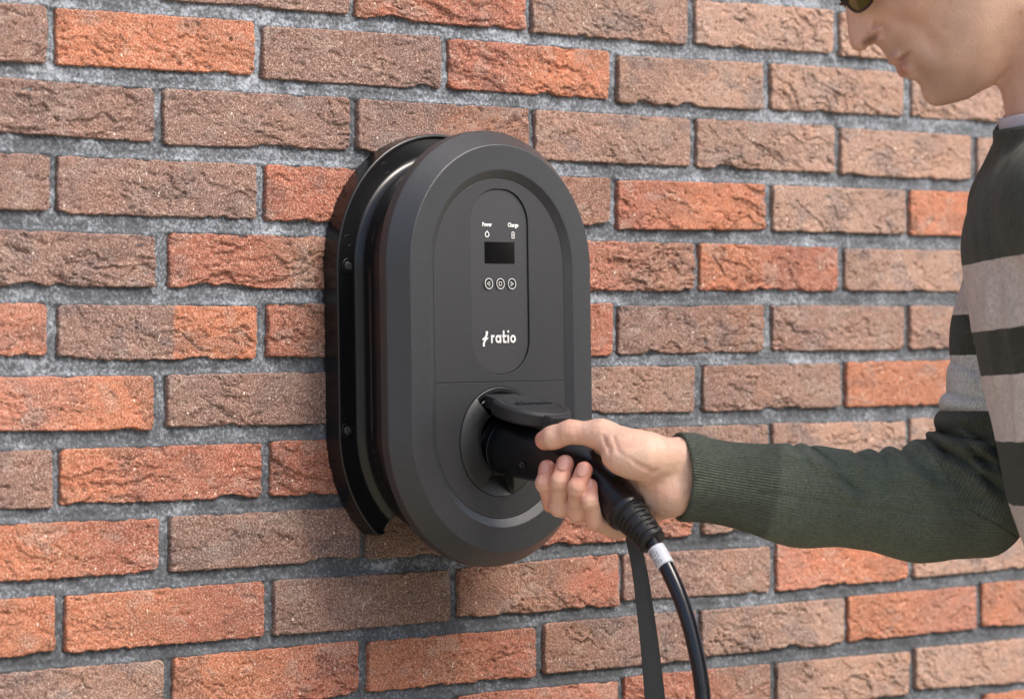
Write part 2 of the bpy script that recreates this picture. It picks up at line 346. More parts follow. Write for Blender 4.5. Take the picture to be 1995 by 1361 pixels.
# mortar bed, a hand-struck surface a few millimetres behind the brick faces
x0, x1, z0, z1 = -0.86, 1.02, 0.76, 1.62
nx, nz = int((x1-x0)/0.0020), int((z1-z0)/0.0016)
X, Z = np.meshgrid(np.linspace(x0, x1, nx), np.linspace(z0, z1, nz), indexing='ij')
Y = 0.0040 - 0.0011*fbm2(X*32, Z*60, 5, 4) - 0.0010*fbm2(X*9, Z*16, 6, 2) - 0.0006*fbm2(X*170, Z*190, 7, 2)
lipn = 0.75+0.6*fbm2(X*25, Z*8, 8, 3)
for q in BR:                                    # the joint is struck: it slopes out to the brick below, in under the brick above
    a, b_ = on_wall(q[0], q[2]), on_wall(q[1], q[4])
    lo, hi = on_wall(q[0], q[3]), on_wall(q[1], q[5])
    i0, i1 = np.searchsorted(X[:, 0], [a[0]-0.004, b_[0]+0.004]); j0, j1 = np.searchsorted(Z[0], [min(a[2], b_[2])-0.004, max(a[2], b_[2])+0.010])
    xs, zs = X[i0:i1, j0:j1], Z[i0:i1, j0:j1]; t = (xs-a[0])/(b_[0]-a[0])
    d = zs-(a[2]*(1-t)+b_[2]*t)
    Y[i0:i1, j0:j1] -= 0.0026*lipn[i0:i1, j0:j1]*sstep(0.0055, 0.0010, d)*sstep(-0.0012, 0.0002, d)
    j0, j1 = np.searchsorted(Z[0], [min(lo[2], hi[2])-0.008, max(lo[2], hi[2])+0.004]); xs, zs = X[i0:i1, j0:j1], Z[i0:i1, j0:j1]; t = (xs-a[0])/(b_[0]-a[0])
    d = (lo[2]*(1-t)+hi[2]*t)-zs
    Y[i0:i1, j0:j1] += 0.0012*sstep(0.005, 0.0, d)*(d > -0.004)
    i0, i1 = np.searchsorted(X[:, 0], [a[0]-0.006, a[0]+0.003]); j0, j1 = np.searchsorted(Z[0], [lo[2], a[2]])
    Y[i0:i1, j0:j1] += 0.0016*sstep(0.006, 0.001, a[0]-X[i0:i1, j0:j1])
V = np.stack([X, np.maximum(Y, 0.0002), Z], -1).reshape(-1, 3)
cov = np.zeros((nx, nz), bool)                  # leave the bed out where it lies well inside a brick
for q in BR:
    a, b_, lo, hi = on_wall(q[0], q[2]), on_wall(q[1], q[4]), on_wall(q[0], q[3]), on_wall(q[1], q[5])
    i0, i1 = np.searchsorted(X[:, 0], [a[0]+0.008, b_[0]-0.008]); j0, j1 = np.searchsorted(Z[0], [max(lo[2], hi[2])+0.013, min(a[2], b_[2])-0.009])
    cov[i0:i1, j0:j1] = True
Fm = grid_faces(nx, nz); Fm = Fm[~cov.ravel()[Fm].all(1)]
V[:, 1] += np.where(cov.ravel(), 0.004, 0.0)
used = np.unique(Fm); rm = np.zeros(len(V), np.int64); rm[used] = np.arange(len(used))
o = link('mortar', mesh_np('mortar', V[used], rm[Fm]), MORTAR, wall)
# plain body of the wall behind the modelled strip
def box_mesh(name, lo, hi):
    (x0, y0, z0), (x1, y1, z1) = lo, hi
    V = [(x0, y0, z0), (x1, y0, z0), (x1, y1, z0), (x0, y1, z0), (x0, y0, z1), (x1, y0, z1), (x1, y1, z1), (x0, y1, z1)]
    return mesh_py(name, V, [(0, 3, 2, 1), (4, 5, 6, 7), (0, 1, 5, 4), (1, 2, 6, 5), (2, 3, 7, 6), (3, 0, 4, 7)])
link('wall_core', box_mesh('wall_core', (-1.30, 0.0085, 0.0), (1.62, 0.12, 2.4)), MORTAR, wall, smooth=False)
# ------------------------------------------------------------------ the charger
CX, CZ, LS = -0.1393, 1.2302, 0.0750        # centre of the stadium outlines and half length of the straight sides
def fillet(pts, rs, seg=4):
    """rounds the inner corners of an open polyline of (rho, y); keeps tight support points so that flats stay flat"""
    out = [np.array(pts[0], float)]
    for i in range(1, len(pts)-1):
        p0, p, p1 = [np.array(q, float) for q in (pts[i-1], pts[i], pts[i+1])]
        r = rs[i] if isinstance(rs, (list, tuple)) else rs
        u = p0-p; v = p1-p; lu, lv = np.linalg.norm(u), np.linalg.norm(v)
        if r <= 0: out.append(p); continue
        u /= lu; v /= lv; d = min(r, lu*0.42, lv*0.42)
        out.append(p+u*d*1.12)
        for k in range(seg+1):
            t = k/seg; out.append((1-t)**2*(p+u*d)+2*t*(1-t)*p+t*t*(p+v*d))
        out.append(p+v*d*1.12)
    out.append(np.array(pts[-1], float)); return np.array(out)
def stadium_dirs(n_arc=40, n_side=10, hs=LS):
    """(centre offset z, direction x, direction z) round a stadium, counter-clockwise from the right"""
    D = []
    for k in range(n_arc+1):
        a = math.pi*k/n_arc; D.append((hs, math.cos(a), math.sin(a)))
    for k in range(1, n_side): D.append((hs-2*hs*k/n_side, -1.0, 0.0))
    for k in range(n_arc+1):
        a = math.pi+math.pi*k/n_arc; D.append((-hs, math.cos(a), math.sin(a)))
    for k in range(1, n_side): D.append((-hs+2*hs*k/n_side, 1.0, 0.0))
    return np.array(D)
def stadium_sweep(prof, cx=CX, cz=CZ, hs=LS, n_arc=56, cap=False):
    D = stadium_dirs(n_arc, 10, hs); P = np.asarray(prof)
    V = np.stack([cx+D[:, None, 1]*P[None, :, 0], np.broadcast_to(P[None, :, 1], (len(D), len(P))),
                  cz+D[:, None, 0]+D[:, None, 2]*P[None, :, 0]], -1)
    F = grid_faces(len(D), len(P), wrap_n=True)
    return V.reshape(-1, 3), F
def with_cap(V, F, npf, nd, last=True):
    """closes the inner loop of a sweep with one face; returns python lists"""
    j = npf-1 if last else 0
    F = [tuple(f) for f in F]; F.append(tuple(i*npf+j for i in range(nd))); return V, F
def fix_normals(me):
    import bmesh
    bm = bmesh.new(); bm.from_mesh(me); bmesh.ops.recalc_face_normals(bm, faces=bm.faces[:]); bm.to_mesh(me); bm.free()
    return me
def stadium_solid(name, prof, mat, parent, cx=CX, cz=CZ, hs=LS, n_arc=56):
    V, F = stadium_sweep(prof, cx, cz, hs, n_arc); nd = len(stadium_dirs(n_arc)); npf = len(prof)
    F = [tuple(f) for f in F]
    F.append(tuple(i*npf+npf-1 for i in range(nd)))
    me = mesh_py(name, V, F); fix_normals(me)
    o = link(name, me, mat, parent)
    return o

ch = empty('wall_charger', (CX, 0, CZ))
tag(ch, 'dark grey oval charging station mounted on the brick wall with small screen', 'charger')

# mounting plate: side, lip and channel floor, swept from lower left over the top to lower right
prof = fillet([(0.1262, -0.0005), (0.1268, -0.0200), (0.1240, -0.0206), (0.1232, -0.0168), (0.1040, -0.0168), (0.0985, -0.0240), (0.0980, -0.0330)],
              [0, 0.0022, 0.0008, 0.0012, 0.0045, 0.004, 0], 5)
prof = np.vstack([prof, [(0.0960, -0.0330), (0.0960, -0.0005)]])
def bracket_dirs():
    D = []; n = 60
    for k in range(n+1): D.append((-LS, math.radians(-50+50*k/n)))
    for k in range(1, 12): D.append((-LS+2*LS*k/12, 0.0))
    for k in range(n+1): D.append((LS, math.pi*k/n))
    for k in range(1, 12): D.append((LS-2*LS*k/12, math.pi))
    for k in range(n+1): D.append((-LS, math.pi+math.radians(51.5)*k/n))
    return D
Dn = bracket_dirs(); NP = len(prof)
def tip(i, r):
    e = min(i, len(Dn)-1-i)*0.0019                # rounded tips: the outer rim curls in over the last few millimetres
    q = max(0.0, 1-e/0.012); return 0.108+(r-0.108)*(0.62+0.38*math.sqrt(1-q*q)) if r > 0.108 else r
V = np.array([[(CX+math.cos(a)*tip(i, r), y, CZ+o_+math.sin(a)*tip(i, r)) for r, y in prof] for i, (o_, a) in enumerate(Dn)])
# rounded tips: the last two rings shrink towards the channel floor
F = [tuple(f) for f in grid_faces(len(Dn), NP)] + [tuple(i*NP+NP-1 if j else i*NP for i, j in ()) for _ in ()]
Fc = []
for i in range(len(Dn)-1): Fc.append((i*NP, (i+1)*NP, (i+1)*NP+NP-1, i*NP+NP-1))
ends = [tuple(range(NP)), tuple((len(Dn)-1)*NP+k for k in range(NP))]
me = mesh_py('mounting_plate', V.reshape(-1, 3), F+Fc+ends); fix_normals(me)
plate = link('mounting_plate', me, BLACK, ch)
bv = plate.modifiers.new('b', 'BEVEL'); bv.width = 0.0012; bv.segments = 3; bv.limit_method = 'ANGLE'; bv.angle_limit = math.radians(60)

def disc(name, c, prof, mat, parent, seg=40, axis=Vector((0, -1, 0)), xdir=None, cap=True, capstart=False):
    """lathe: prof is a list of (radius, height along axis) starting at c"""
    axis = Vector(axis).normalized()
    e1 = Vector(xdir).normalized() if xdir is not None else axis.orthogonal().normalized(); e2 = axis.cross(e1)
    V = []; P = list(prof)
    for r, h in P:
        for k in range(seg):
            a = 2*math.pi*k/seg; V.append(Vector(c)+axis*h+(e1*math.cos(a)+e2*math.sin(a))*r)
    F = [(i*seg+k, i*seg+(k+1) % seg, (i+1)*seg+(k+1) % seg, (i+1)*seg+k) for i in range(len(P)-1) for k in range(seg)]
    if cap: F.append(tuple((len(P)-1)*seg+k for k in range(seg)))
    if capstart: F.append(tuple(range(seg)))
    me = mesh_py(name, V, F); fix_normals(me)
    return link(name, me, mat, parent)
# countersunk screw seats in the channel, and the round moulding marks
for px, py in ((677, 518), (676, 838)):
    c = on_wall(px, py, 0.0170)
    s_ = disc('screw_seat', c, [(0.0070, 0.0), (0.0069, 0.0009), (0.0062, 0.0011), (0.0052, 0.0002)], BLACK, plate, 32, cap=True)
    disc('screw', Vector(c)+Vector((0, -0.0004, 0)), fillet([(0.0042, 0), (0.0040, 0.0012), (0.0014, 0.0022), (0.0012, 0.0006)], 0.0005), plastic('dark_screw_steel', (0.05, 0.05, 0.05), 0.25), plate, 24)
for px, py, r in ((750.5, 327, 0.0050), (678, 468, 0.0050)):
    c = on_wall(px, py, 0.01682)
    disc('moulding_mark', c, [(r+0.00022, -0.0001), (r+0.00012, 0.00010), (r-0.00012, 0.00010), (r-0.00022, -0.0001)], BLACK, plate, 40, cap=False)

# main housing: neck, flared back, side, bevel, face ring, slope down to the panel
prof = fillet([(0.0975, -0.0200), (0.0972, -0.0735), (0.1235, -0.0750), (0.1258, -0.0775), (0.1258, -0.0868), (0.1118, -0.1046), (0.0888, -0.1046), (0.0815, -0.1006), (0.0811, -0.1004), (0.0811, -0.0955)],
              [0, 0.003, 0.001, 0.0015, 0.0012, 0.0008, 0.0007, 0.0003, 0.0002, 0], 4)
stadium_solid('housing', prof, GREY, ch, n_arc=72)
prof = [(0.0974, -0.0180), (0.0978, -0.0190), (0.0978, -0.0730), (0.0900, -0.0732)]
stadium_solid('neck', prof, BLACK, ch, n_arc=72)

# panel, in two plates split by the seam, with the recess of the display plate
PILLX, PILLZ, PHW, PHH, PR = -0.1383, 1.2916, 0.0352, 0.0846, 0.0318
SEAM = 1.1997
def rrect_pts(cx, cz, hw, hh, r, n=14):
    P = []
    for k, (sx, sz) in enumerate(((1, 1), (-1, 1), (-1, -1), (1, -1))):
        for i in range(n+1):
            a = math.radians(90*k+90*i/n); P.append((cx+sx*(hw-r)+r*math.cos(a), cz+sz*(hh-r)+r*math.sin(a)))
    return P
def stadium_pts(rho, n=60, upper=None):
    D = stadium_dirs(n); P = [(CX+d[1]*rho, CZ+d[0]+d[2]*rho) for d in D]
    if upper is None: return P
    cut = SEAM+0.00018 if upper else SEAM-0.00018
    Q = [p for p in P if (p[1] > cut if upper else p[1] < cut)]
    ends = [(CX+rho, cut), (CX-rho, cut)]
    if upper:      # starts right side; order counter-clockwise
        arc = [p for p in Q]; arc = sorted(arc, key=lambda p: math.atan2(p[1]-(cut), p[0]-CX)); return [ends[0]]+arc+[ends[1]]
    arc = sorted(Q, key=lambda p: (math.atan2(p[1]-cut, p[0]-CX)) % (2*math.pi)); return [ends[1]]+arc+[ends[0]]
def flat_shape(name, outer, holes, y_front, y_back, mat, parent, bev=0.0004):
    """extruded outline with holes: outlines in x, z; front faces the street"""
    cu = bpy.data.curves.new(name, 'CURVE'); cu.dimensions = '2D'; cu.fill_mode = 'BOTH'
    for P in [outer]+list(holes):
        sp = cu.splines.new('POLY'); sp.points.add(len(P)-1); sp.use_cyclic_u = True
        for q, (x, z) in zip(sp.points, P): q.co = (x, z, 0, 1)
    cu.extrude = max((y_back-y_front)/2-bev, 0.00001); cu.bevel_depth = bev; cu.bevel_resolution = 2; cu.offset = -bev
    t = bpy.data.objects.new('t', cu); COL.objects.link(t)
    dg = bpy.context.evaluated_depsgraph_get(); me = bpy.data.meshes.new_from_object(t.evaluated_get(dg))
    bpy.data.objects.remove(t); bpy.data.curves.remove(cu)
    n = len(me.vertices); co = np.empty(n*3, np.float32); me.vertices.foreach_get('co', co); co = co.reshape(-1, 3)
    yc = (y_front+y_back)/2
    co = np.stack([co[:, 0], yc-co[:, 2], co[:, 1]], 1); me.vertices.foreach_set('co', co.ravel()); me.update()
    me.name = name; me.materials.clear()
    fix_normals(me)
    o = link(name, me, mat, parent)
    me.polygons.foreach_set('use_smooth', [False]*len(me.polygons))
    return o
pill_hole = rrect_pts(PILLX, PILLZ, PHW+0.0004, PHH+0.0004, PR)
flat_shape('upper_panel', stadium_pts(0.0809, upper=True), [pill_hole], -0.1005, -0.0960, GREYP, ch)
SKX, SKZ = -0.1412, 1.1449
circ = lambda cx, cz, r, n=72: [(cx+r*math.cos(2*math.pi*k/n), cz+r*math.sin(2*math.pi*k/n)) for k in range(n)]
flat_shape('lower_panel', stadium_pts(0.0809, upper=False), [circ(SKX, SKZ, 0.0506)], -0.1005, -0.0960, GREYP, ch)
link('gap_backing', box_mesh('gap_backing', (CX-0.08, -0.0955, 1.155), (CX+0.08, -0.0930, 1.38)), DARKGAP, ch, smooth=False)
pill = flat_shape('display_plate', rrect_pts(PILLX, PILLZ, PHW, PHH, PR), [], -0.0990, -0.0962, PILLM, ch, 0.0003)

# screen, buttons, icons and print
def front_poly(name, polys, y, mat, parent, t=0.00025):
    V = []; F = []
    for pi, P in enumerate(polys):
        b = len(V); n = len(P); yy = y-pi*6e-6
        V += [(x, yy, z) for x, z in P]+[(x, yy+t, z) for x, z in P]
        F.append(tuple(b+k for k in range(n)))
        F += [(b+k, b+(k+1) % n, b+n+(k+1) % n, b+n+k) for k in range(n)]
    me = mesh_py(name, V, F); fix_normals(me); return link(name, me, mat, parent, smooth=False)
def ringq(cx, cz, r0, r1, a0=0, a1=360, n=40):
    Q = []
    for k in range(n):
        t0 = math.radians(a0+(a1-a0)*k/n); t1 = math.radians(a0+(a1-a0)*(k+1)/n)
        Q.append([(cx+r0*math.cos(t0), cz+r0*math.sin(t0)), (cx+r1*math.cos(t0), cz+r1*math.sin(t0)), (cx+r1*math.cos(t1), cz+r1*math.sin(t1)), (cx+r0*math.cos(t1), cz+r0*math.sin(t1))])
    return Q
def stroke(pts, w, closed=False):
    Q = []; n = len(pts)
    for i in range(n if closed else n-1):
        (x0, z0), (x1, z1) = pts[i], pts[(i+1) % n]; L = math.hypot(x1-x0, z1-z0) or 1e-9
        dx, dz = (x1-x0)/L*w/2, (z1-z0)/L*w/2
        Q.append([(x0-dx-dz, z0-dz+dx), (x0-dx+dz, z0-dz-dx), (x1+dx+dz, z1+dz-dx), (x1+dx-dz, z1+dz+dx)])
    return Q
YF = -0.0990
front_poly('screen', [[(-0.1563, 1.3280), (-0.1563, 1.3082), (-0.1192, 1.3082), (-0.1192, 1.3280)]], YF-0.0003, SCREEN, pill)
BZ = 1.2897
BTN = plastic('clear_button', (0.030, 0.030, 0.030), 0.2)
for bx, kind in ((-0.1527, 'l'), (-0.1383, 's'), (-0.1239, 'r')):
    b = disc('button', (bx, YF, BZ), fillet([(0.0047, 0), (0.0046, 0.0009), (0.0042, 0.0011), (0.0, 0.0007)], 0.0002), BTN, pill, 40, cap=False)
    y = YF-0.0014
    if kind == 's': q = stroke([(bx-0.0016, BZ-0.0016), (bx+0.0016, BZ-0.0016), (bx+0.0016, BZ+0.0016), (bx-0.0016, BZ+0.0016)], 0.00042, True)
    else:
        d = -1 if kind == 'l' else 1
        q = stroke([(bx+d*0.0019, BZ), (bx-d*0.0012, BZ+0.0018), (bx-d*0.0012, BZ-0.0018)], 0.00042, True)
    for k, P in enumerate(ringq(bx, BZ, 0.00445, 0.0050)): q.append(P)
    front_poly('button_mark', q, y, WHITE, b)
# power and battery icons
q = ringq(-0.1531, 1.3348, 0.0018, 0.0027, 112, 428, 36)+stroke([(-0.1531, 1.3372), (-0.1531, 1.3380)], 0.0013)
q = ringq(-0.1531, 1.3348, 0.0018, 0.0027, 0, 360, 36)+[[(-0.15385, 1.3372), (-0.15235, 1.3372), (-0.1531, 1.3386)]]
front_poly('power_icon', q, YF-0.0003, WHITE, pill)
bx, bz = -0.1207, 1.3345
q = stroke([(bx-0.0015, bz-0.0026), (bx+0.0015, bz-0.0026), (bx+0.0015, bz+0.0022), (bx+0.0008, bz+0.0029), (bx-0.0008, bz+0.0029), (bx-0.0015, bz+0.0022)], 0.0006, True)
q += [[(bx+0.0004, bz+0.0016), (bx-0.0007, bz-0.0004), (bx+0.0001, bz-0.0004)], [(bx-0.0004, bz-0.0016), (bx+0.0007, bz+0.0004), (bx-0.0001, bz+0.0004)]]
front_poly('battery_icon', q, YF-0.0003, WHITE, pill)
def text_mesh(name, s, size, x, z, y, mat, parent, bold=0.0, sx=1.0):
    cu = bpy.data.curves.new(name, 'FONT'); cu.body = s; cu.size = size; cu.align_x = 'CENTER'; cu.align_y = 'CENTER'
    cu.offset = bold; cu.extrude = 0.0001; cu.resolution_u = 3
    t = bpy.data.objects.new('t', cu); COL.objects.link(t)
    dg = bpy.context.evaluated_depsgraph_get(); me = bpy.data.meshes.new_from_object(t.evaluated_get(dg))
    bpy.data.objects.remove(t); bpy.data.curves.remove(cu)
    me.transform(Matrix(((sx, 0, 0, x), (0, 0, -1, y), (0, 1, 0, z), (0, 0, 0, 1)))); me.materials.clear(); me.name = name
    return link(name, me, mat, parent, smooth=False)
text_mesh('power_lettering', 'Power', 0.0052, -0.1531, 1.3437, YF-0.0003, WHITE, pill, 0.00018, 0.86)
text_mesh('charge_lettering', 'Charge', 0.0052, -0.1206, 1.3437, YF-0.0003, WHITE, pill, 0.00018, 0.86)

def ratio_word(x0, zb, xh, w):
    """the five letters in round geometric strokes: x0 left, zb baseline, xh x-height; returns polygons and the width"""
    Q = []; r = xh/2; x = x0
    Q += stroke([(x+w/2, zb+w/2), (x+w/2, zb+xh-w/2)], w)                                   # r
    Q += ringq(x+w/2+r*0.72, zb+xh-r*0.78, r*0.78-w, r*0.78, 68, 165, 10); x += w+r*0.95
    Q += ringq(x+r, zb+r, r-w, r, 0, 360, 30); Q += stroke([(x+2*r-w/2, zb+w/2), (x+2*r-w/2, zb+xh-w/2)], w); x += 2*r+w*0.75   # a
    Q += stroke([(x+w*0.9, zb+w*0.9), (x+w*0.9, zb+xh*1.42)], w); Q += stroke([(x+w*0.3, zb+xh-w/2), (x+w*2.3, zb+xh-w/2)], w*0.9)   # t
    Q += stroke([(x+w*1.2, zb+w/2), (x+w*2.2, zb+w/2)], w); x += w*3.3
    Q += stroke([(x+w/2, zb+w/2), (x+w/2, zb+xh-w/2)], w); Q += ringq(x+w/2, zb+xh*1.42, 0, w*0.62, 0, 360, 14); x += w*1.7          # i
    Q += ringq(x+r, zb+r, r-w, r, 0, 360, 30); x += 2*r                                                                         # o
    return Q, x-x0
Q, wd = ratio_word(0, 0, 1, 0.27)
sc_x = 0.0306/wd
polys = [[(-0.1500+x*sc_x, 1.2353+z*0.00740) for x, z in P] for P in Q]
# the sign in front of the word: two slanted blades
lx, lz = -0.1606, 1.2322
b1 = [(0.0000, 0.0000), (0.0018, 0.0000), (0.0026, 0.0040), (0.0044, 0.0060), (0.0054, 0.0088), (0.0003, 0.0074), (0.0000, 0.0062), (0.0010, 0.0060), (0.0002, 0.0030)]
bl1 = [(0.0032, 0.0140), (0.0052, 0.0140), (0.0050, 0.0105), (0.0036, 0.0078), (0.0054, 0.0084), (0.0054, 0.0072), (0.0034, 0.0056), (0.0020, 0.0028), (0.0022, 0.0000),
       (0.0003, 0.0000), (0.0004, 0.0034), (0.0020, 0.0060), (0.0000, 0.0056), (0.0000, 0.0070), (0.0022, 0.0088), (0.0032, 0.0112)]
bl_tri = [[bl1[i] for i in (0, 1, 2, 15)], [bl1[i] for i in (2, 3, 14, 15)], [bl1[i] for i in (3, 4, 5, 6)], [bl1[i] for i in (3, 6, 13, 14)], [bl1[i] for i in (6, 11, 12, 13)], [bl1[i] for i in (6, 7, 10, 11)], [bl1[i] for i in (7, 8, 9, 10)]]
polys += [[(lx+(x-0.0027)*1.35+0.0030, lz+z) for x, z in P] for P in bl_tri]
front_poly('brand_lettering', polys, YF-0.0003, WHITE, pill)

# socket: raised conical ring with a notch for the lid above and a finger recess below
def ang_diff(a, b): return abs((a-b+180) % 360-180)
nth = 360; rhos = np.array([0.0503, 0.0503, 0.0499, 0.0492, 0.046, 0.042, 0.038, 0.034, 0.0308, 0.0300, 0.0297, 0.0296, 0.0294])
Vs = []
for k in range(nth):
    a = k*360/nth; ar = math.radians(a)
    up_ = float(sstep(38, 35, ang_diff(a, 90))); dn = float(sstep(24, 22.2, ang_diff(a, 263)))
    for j, r in enumerate(rhos):
        y = [-0.0960, -0.1008, -0.1014, -0.1020, -0.1032, -0.1044, -0.1055, -0.1064, -0.1070, -0.1067, -0.1060, -0.1000, -0.0850][j]
        yd = [-0.0960, -0.1005, -0.1008, -0.1004, -0.0992, -0.0978, -0.0963, -0.0948, -0.0937, -0.0932, -0.0928, -0.0920, -0.0850][j]
        yu = [-0.0960, -0.1008, -0.1014, -0.1018, -0.1012, -0.0960, -0.0940, -0.0935, -0.0930, -0.0928, -0.0926, -0.0920, -0.0850][j]
        y = y*(1-dn)+yd*dn; y = y*(1-up_)+yu*up_
        Vs.append((SKX+r*math.cos(ar), y, SKZ+r*math.sin(ar)))
me = mesh_np('socket_ring', np.array(Vs), grid_faces(nth, len(rhos), wrap_n=True)); fix_normals(me)
ring = link('socket_ring', me, RING, ch)
es = ring.modifiers.new('e', 'EDGE_SPLIT'); es.split_angle = math.radians(38)
disc('socket_well', (SKX, -0.1000, SKZ), [(0.0296, 0.0), (0.0293, -0.020), (0.0275, -0.0205), (0.0272, -0.034)], BLACK, ch, 64, axis=(0, -1, 0))
disc('socket_collar', (SKX, -0.1035, SKZ), [(0.0292, 0.0), (0.0289, 0.0010), (0.0278, 0.0010), (0.0276, -0.012)], BLACK, ch, 64, axis=(0, -1, 0), cap=False)
# small embossed lightning sign on the ring, its white glint painted in silver
c = on_wall(943, 783.5, 0.1052)
s = 0.0015; bolt = [[(c[0]-s*1.3, c[2]-s*0.9), (c[0]+s*0.4, c[2]+s*0.1), (c[0]+s*0.1, c[2]+s*0.5)], [(c[0]+s*1.3, c[2]+s*0.9), (c[0]-s*0.4, c[2]-s*0.1), (c[0]-s*0.1, c[2]-s*0.5)]]
front_poly('lightning_sign', bolt, float(np.interp(math.hypot(c[0]-SKX, c[2]-SKZ), [0.030, 0.034, 0.038, 0.042, 0.046, 0.0492], [-0.1070, -0.1064, -0.1055, -0.1044, -0.1032, -0.1020]))-0.0004, plastic('painted_glint', (0.35, 0.35, 0.35), 0.35), ring, t=0.0006)

# hinged lid resting on the plug
TL = math.radians(14.5)
n_l = Vector((0, -math.sin(TL), math.cos(TL))); o_l = Vector((0, -math.cos(TL), -math.sin(TL)))     # normal, outward
lc = Vector(on_plug(1037, 786, 0.0)) - n_l*0.0
LR, LT = 0.0362, 0.0145
prof = fillet([(0.0, -LT), (LR-0.002, -LT), (LR, -LT+0.002), (LR, -0.0030), (LR-0.0030, 0.0), (LR-0.0085, 0.0), (LR-0.0090, -0.0006), (LR-0.0096, 0.0), (0.0, 0.0)],
              [0, 0.001, 0.001, 0.001, 0.001, 0.0002, 0.0003, 0.0002, 0], 3)
lid = disc('socket_lid', lc, [(r, h) for r, h in prof], LIDM, ch, 96, axis=n_l, xdir=o_l, cap=False)
def local_box(name, c, ax, ay, az, sx, sy, sz, mat, parent, bev=0.001, taper=1.0):
    V = []
    for k in (-1, 1):
        for i, j in ((-1, -1), (1, -1), (1, 1), (-1, 1)):
            t = taper if k > 0 else 1.0
            V.append(Vector(c)+ax*(i*sx*t)+ay*(j*sy)+az*(k*sz))
    me = mesh_py(name, V, [(0, 3, 2, 1), (4, 5, 6, 7), (0, 1, 5, 4), (1, 2, 6, 5), (2, 3, 7, 6), (3, 0, 4, 7)]); fix_normals(me)
    o = link(name, me, mat, parent, smooth=True)
    b = o.modifiers.new('b', 'BEVEL'); b.width = bev; b.segments = 3; b.limit_method = 'ANGLE'
    return o
EX = Vector((1, 0, 0))
local_box('lid_tab', lc+o_l*(LR*0.90)-n_l*(LT*0.62), EX, n_l, o_l, 0.0175, LT*0.50, 0.0085, LIDM, lid, 0.0018, 0.72)
local_box('lid_hinge', lc-o_l*(LR+0.002)-n_l*(LT*0.55), EX, n_l, o_l, 0.0200, LT*0.42, 0.0100, LIDM, lid, 0.0015)
# embossed word on the lid, reading from the wall side
Q, wd = ratio_word(0, 0, 1, 0.2)
V = []; F = []
def lid_pt(x, z, h): return lc+EX*(-x)+o_l*(-z)+n_l*h
for P in Q:
    b = len(V); n = len(P)
    hh = 0.0008+len(V)*1e-7
    for x, z in P: V.append(lid_pt((x/wd-0.5)*0.026+0.0085, (z-0.5)*0.0062, hh))
    for x, z in P: V.append(lid_pt((x/wd-0.5)*0.026+0.0085, (z-0.5)*0.0062, -0.0002))
    F.append(tuple(b+k for k in range(n))); F += [(b+k, b+(k+1) % n, b+n+(k+1) % n, b+n+k) for k in range(n)]
me = mesh_py('lid_lettering', V, F); fix_normals(me); link('lid_lettering', me, LIDM, lid, smooth=False)
cu = bpy.data.curves.new('electric', 'FONT'); cu.body = 'electric'; cu.size = 0.0062; cu.align_x = 'CENTER'; cu.align_y = 'CENTER'; cu.extrude = 0.0005
t = bpy.data.objects.new('t', cu); COL.objects.link(t)
me = bpy.data.meshes.new_from_object(t.evaluated_get(bpy.context.evaluated_depsgraph_get())); bpy.data.objects.remove(t)
mm = Matrix(((-EX.x, -o_l.x, n_l.x, 0), (-EX.y, -o_l.y, n_l.y, 0), (-EX.z, -o_l.z, n_l.z, 0), (0, 0, 0, 1)))
me.transform(Matrix.Translation(lid_pt(-0.0150, 0, 0.0004)) @ mm); me.materials.clear(); link('lid_small_lettering', me, LIDM, lid, smooth=False)

# ------------------------------------------------------------------ plug, boot and cable
def sweep(name, path, radii, mat, parent, seg=48, caps=True, mod=None, ref=Vector((1, 0, 0))):
    """round bar along a smooth path; radii one number or (a, b) per point; mod(i, angle) scales it"""
    P = [Vector(p) for p in path]; V = []; n = len(P)
    for i in range(n):
        T = (P[min(i+1, n-1)]-P[max(i-1, 0)]).normalized(); e1 = (ref-T*ref.dot(T)).normalized(); e2 = T.cross(e1)
        ra, rb = radii[i] if isinstance(radii[i], (tuple, list, np.ndarray)) else (radii[i], radii[i])
        for k in range(seg):
            a = 2*math.pi*k/seg; s_ = mod(i, a) if mod else 1.0
            V.append(P[i]+(e1*math.cos(a)*ra+e2*math.sin(a)*rb)*s_)
    F = [(i*seg+k, i*seg+(k+1) % seg, (i+1)*seg+(k+1) % seg, (i+1)*seg+k) for i in range(n-1) for k in range(seg)]
    if caps: F += [tuple(range(seg))[::-1], tuple((n-1)*seg+k for k in range(seg))]
    me = mesh_py(name, V, F); fix_normals(me); return link(name, me, mat, parent)
def smooth_path(keys, n):
    """Catmull-Rom through keys (arrays of any width), resampled evenly"""
    K = np.array(keys, float); K = np.vstack([2*K[0]-K[1], K, 2*K[-1]-K[-2]]); out = []
    for i in range(1, len(K)-2):
        for t in np.linspace(0, 1, 24, endpoint=False):
            p0, p1, p2, p3 = K[i-1:i+3]
            out.append(0.5*((2*p1)+(-p0+p2)*t+(2*p0-5*p1+4*p2-p3)*t*t+(-p0+3*p1-3*p2+p3)*t**3))
    out.append(K[-2]); out = np.array(out)
    L = np.concatenate([[0], np.cumsum(np.linalg.norm(np.diff(out[:, :3], axis=0), axis=1))])
    s = np.linspace(0, L[-1], n); return np.stack([np.interp(s, L, out[:, k]) for k in range(out.shape[1])], 1), L[-1]
plug = empty('charging_plug', tuple(on_plug(1100, 895)))
tag(plug, 'black charging plug with ribbed boot and cable, pushed into the charger by a hand', 'charging plug')
def K(px, py, r, o=0.0): return tuple(on_plug(px, py, o))+(r,)
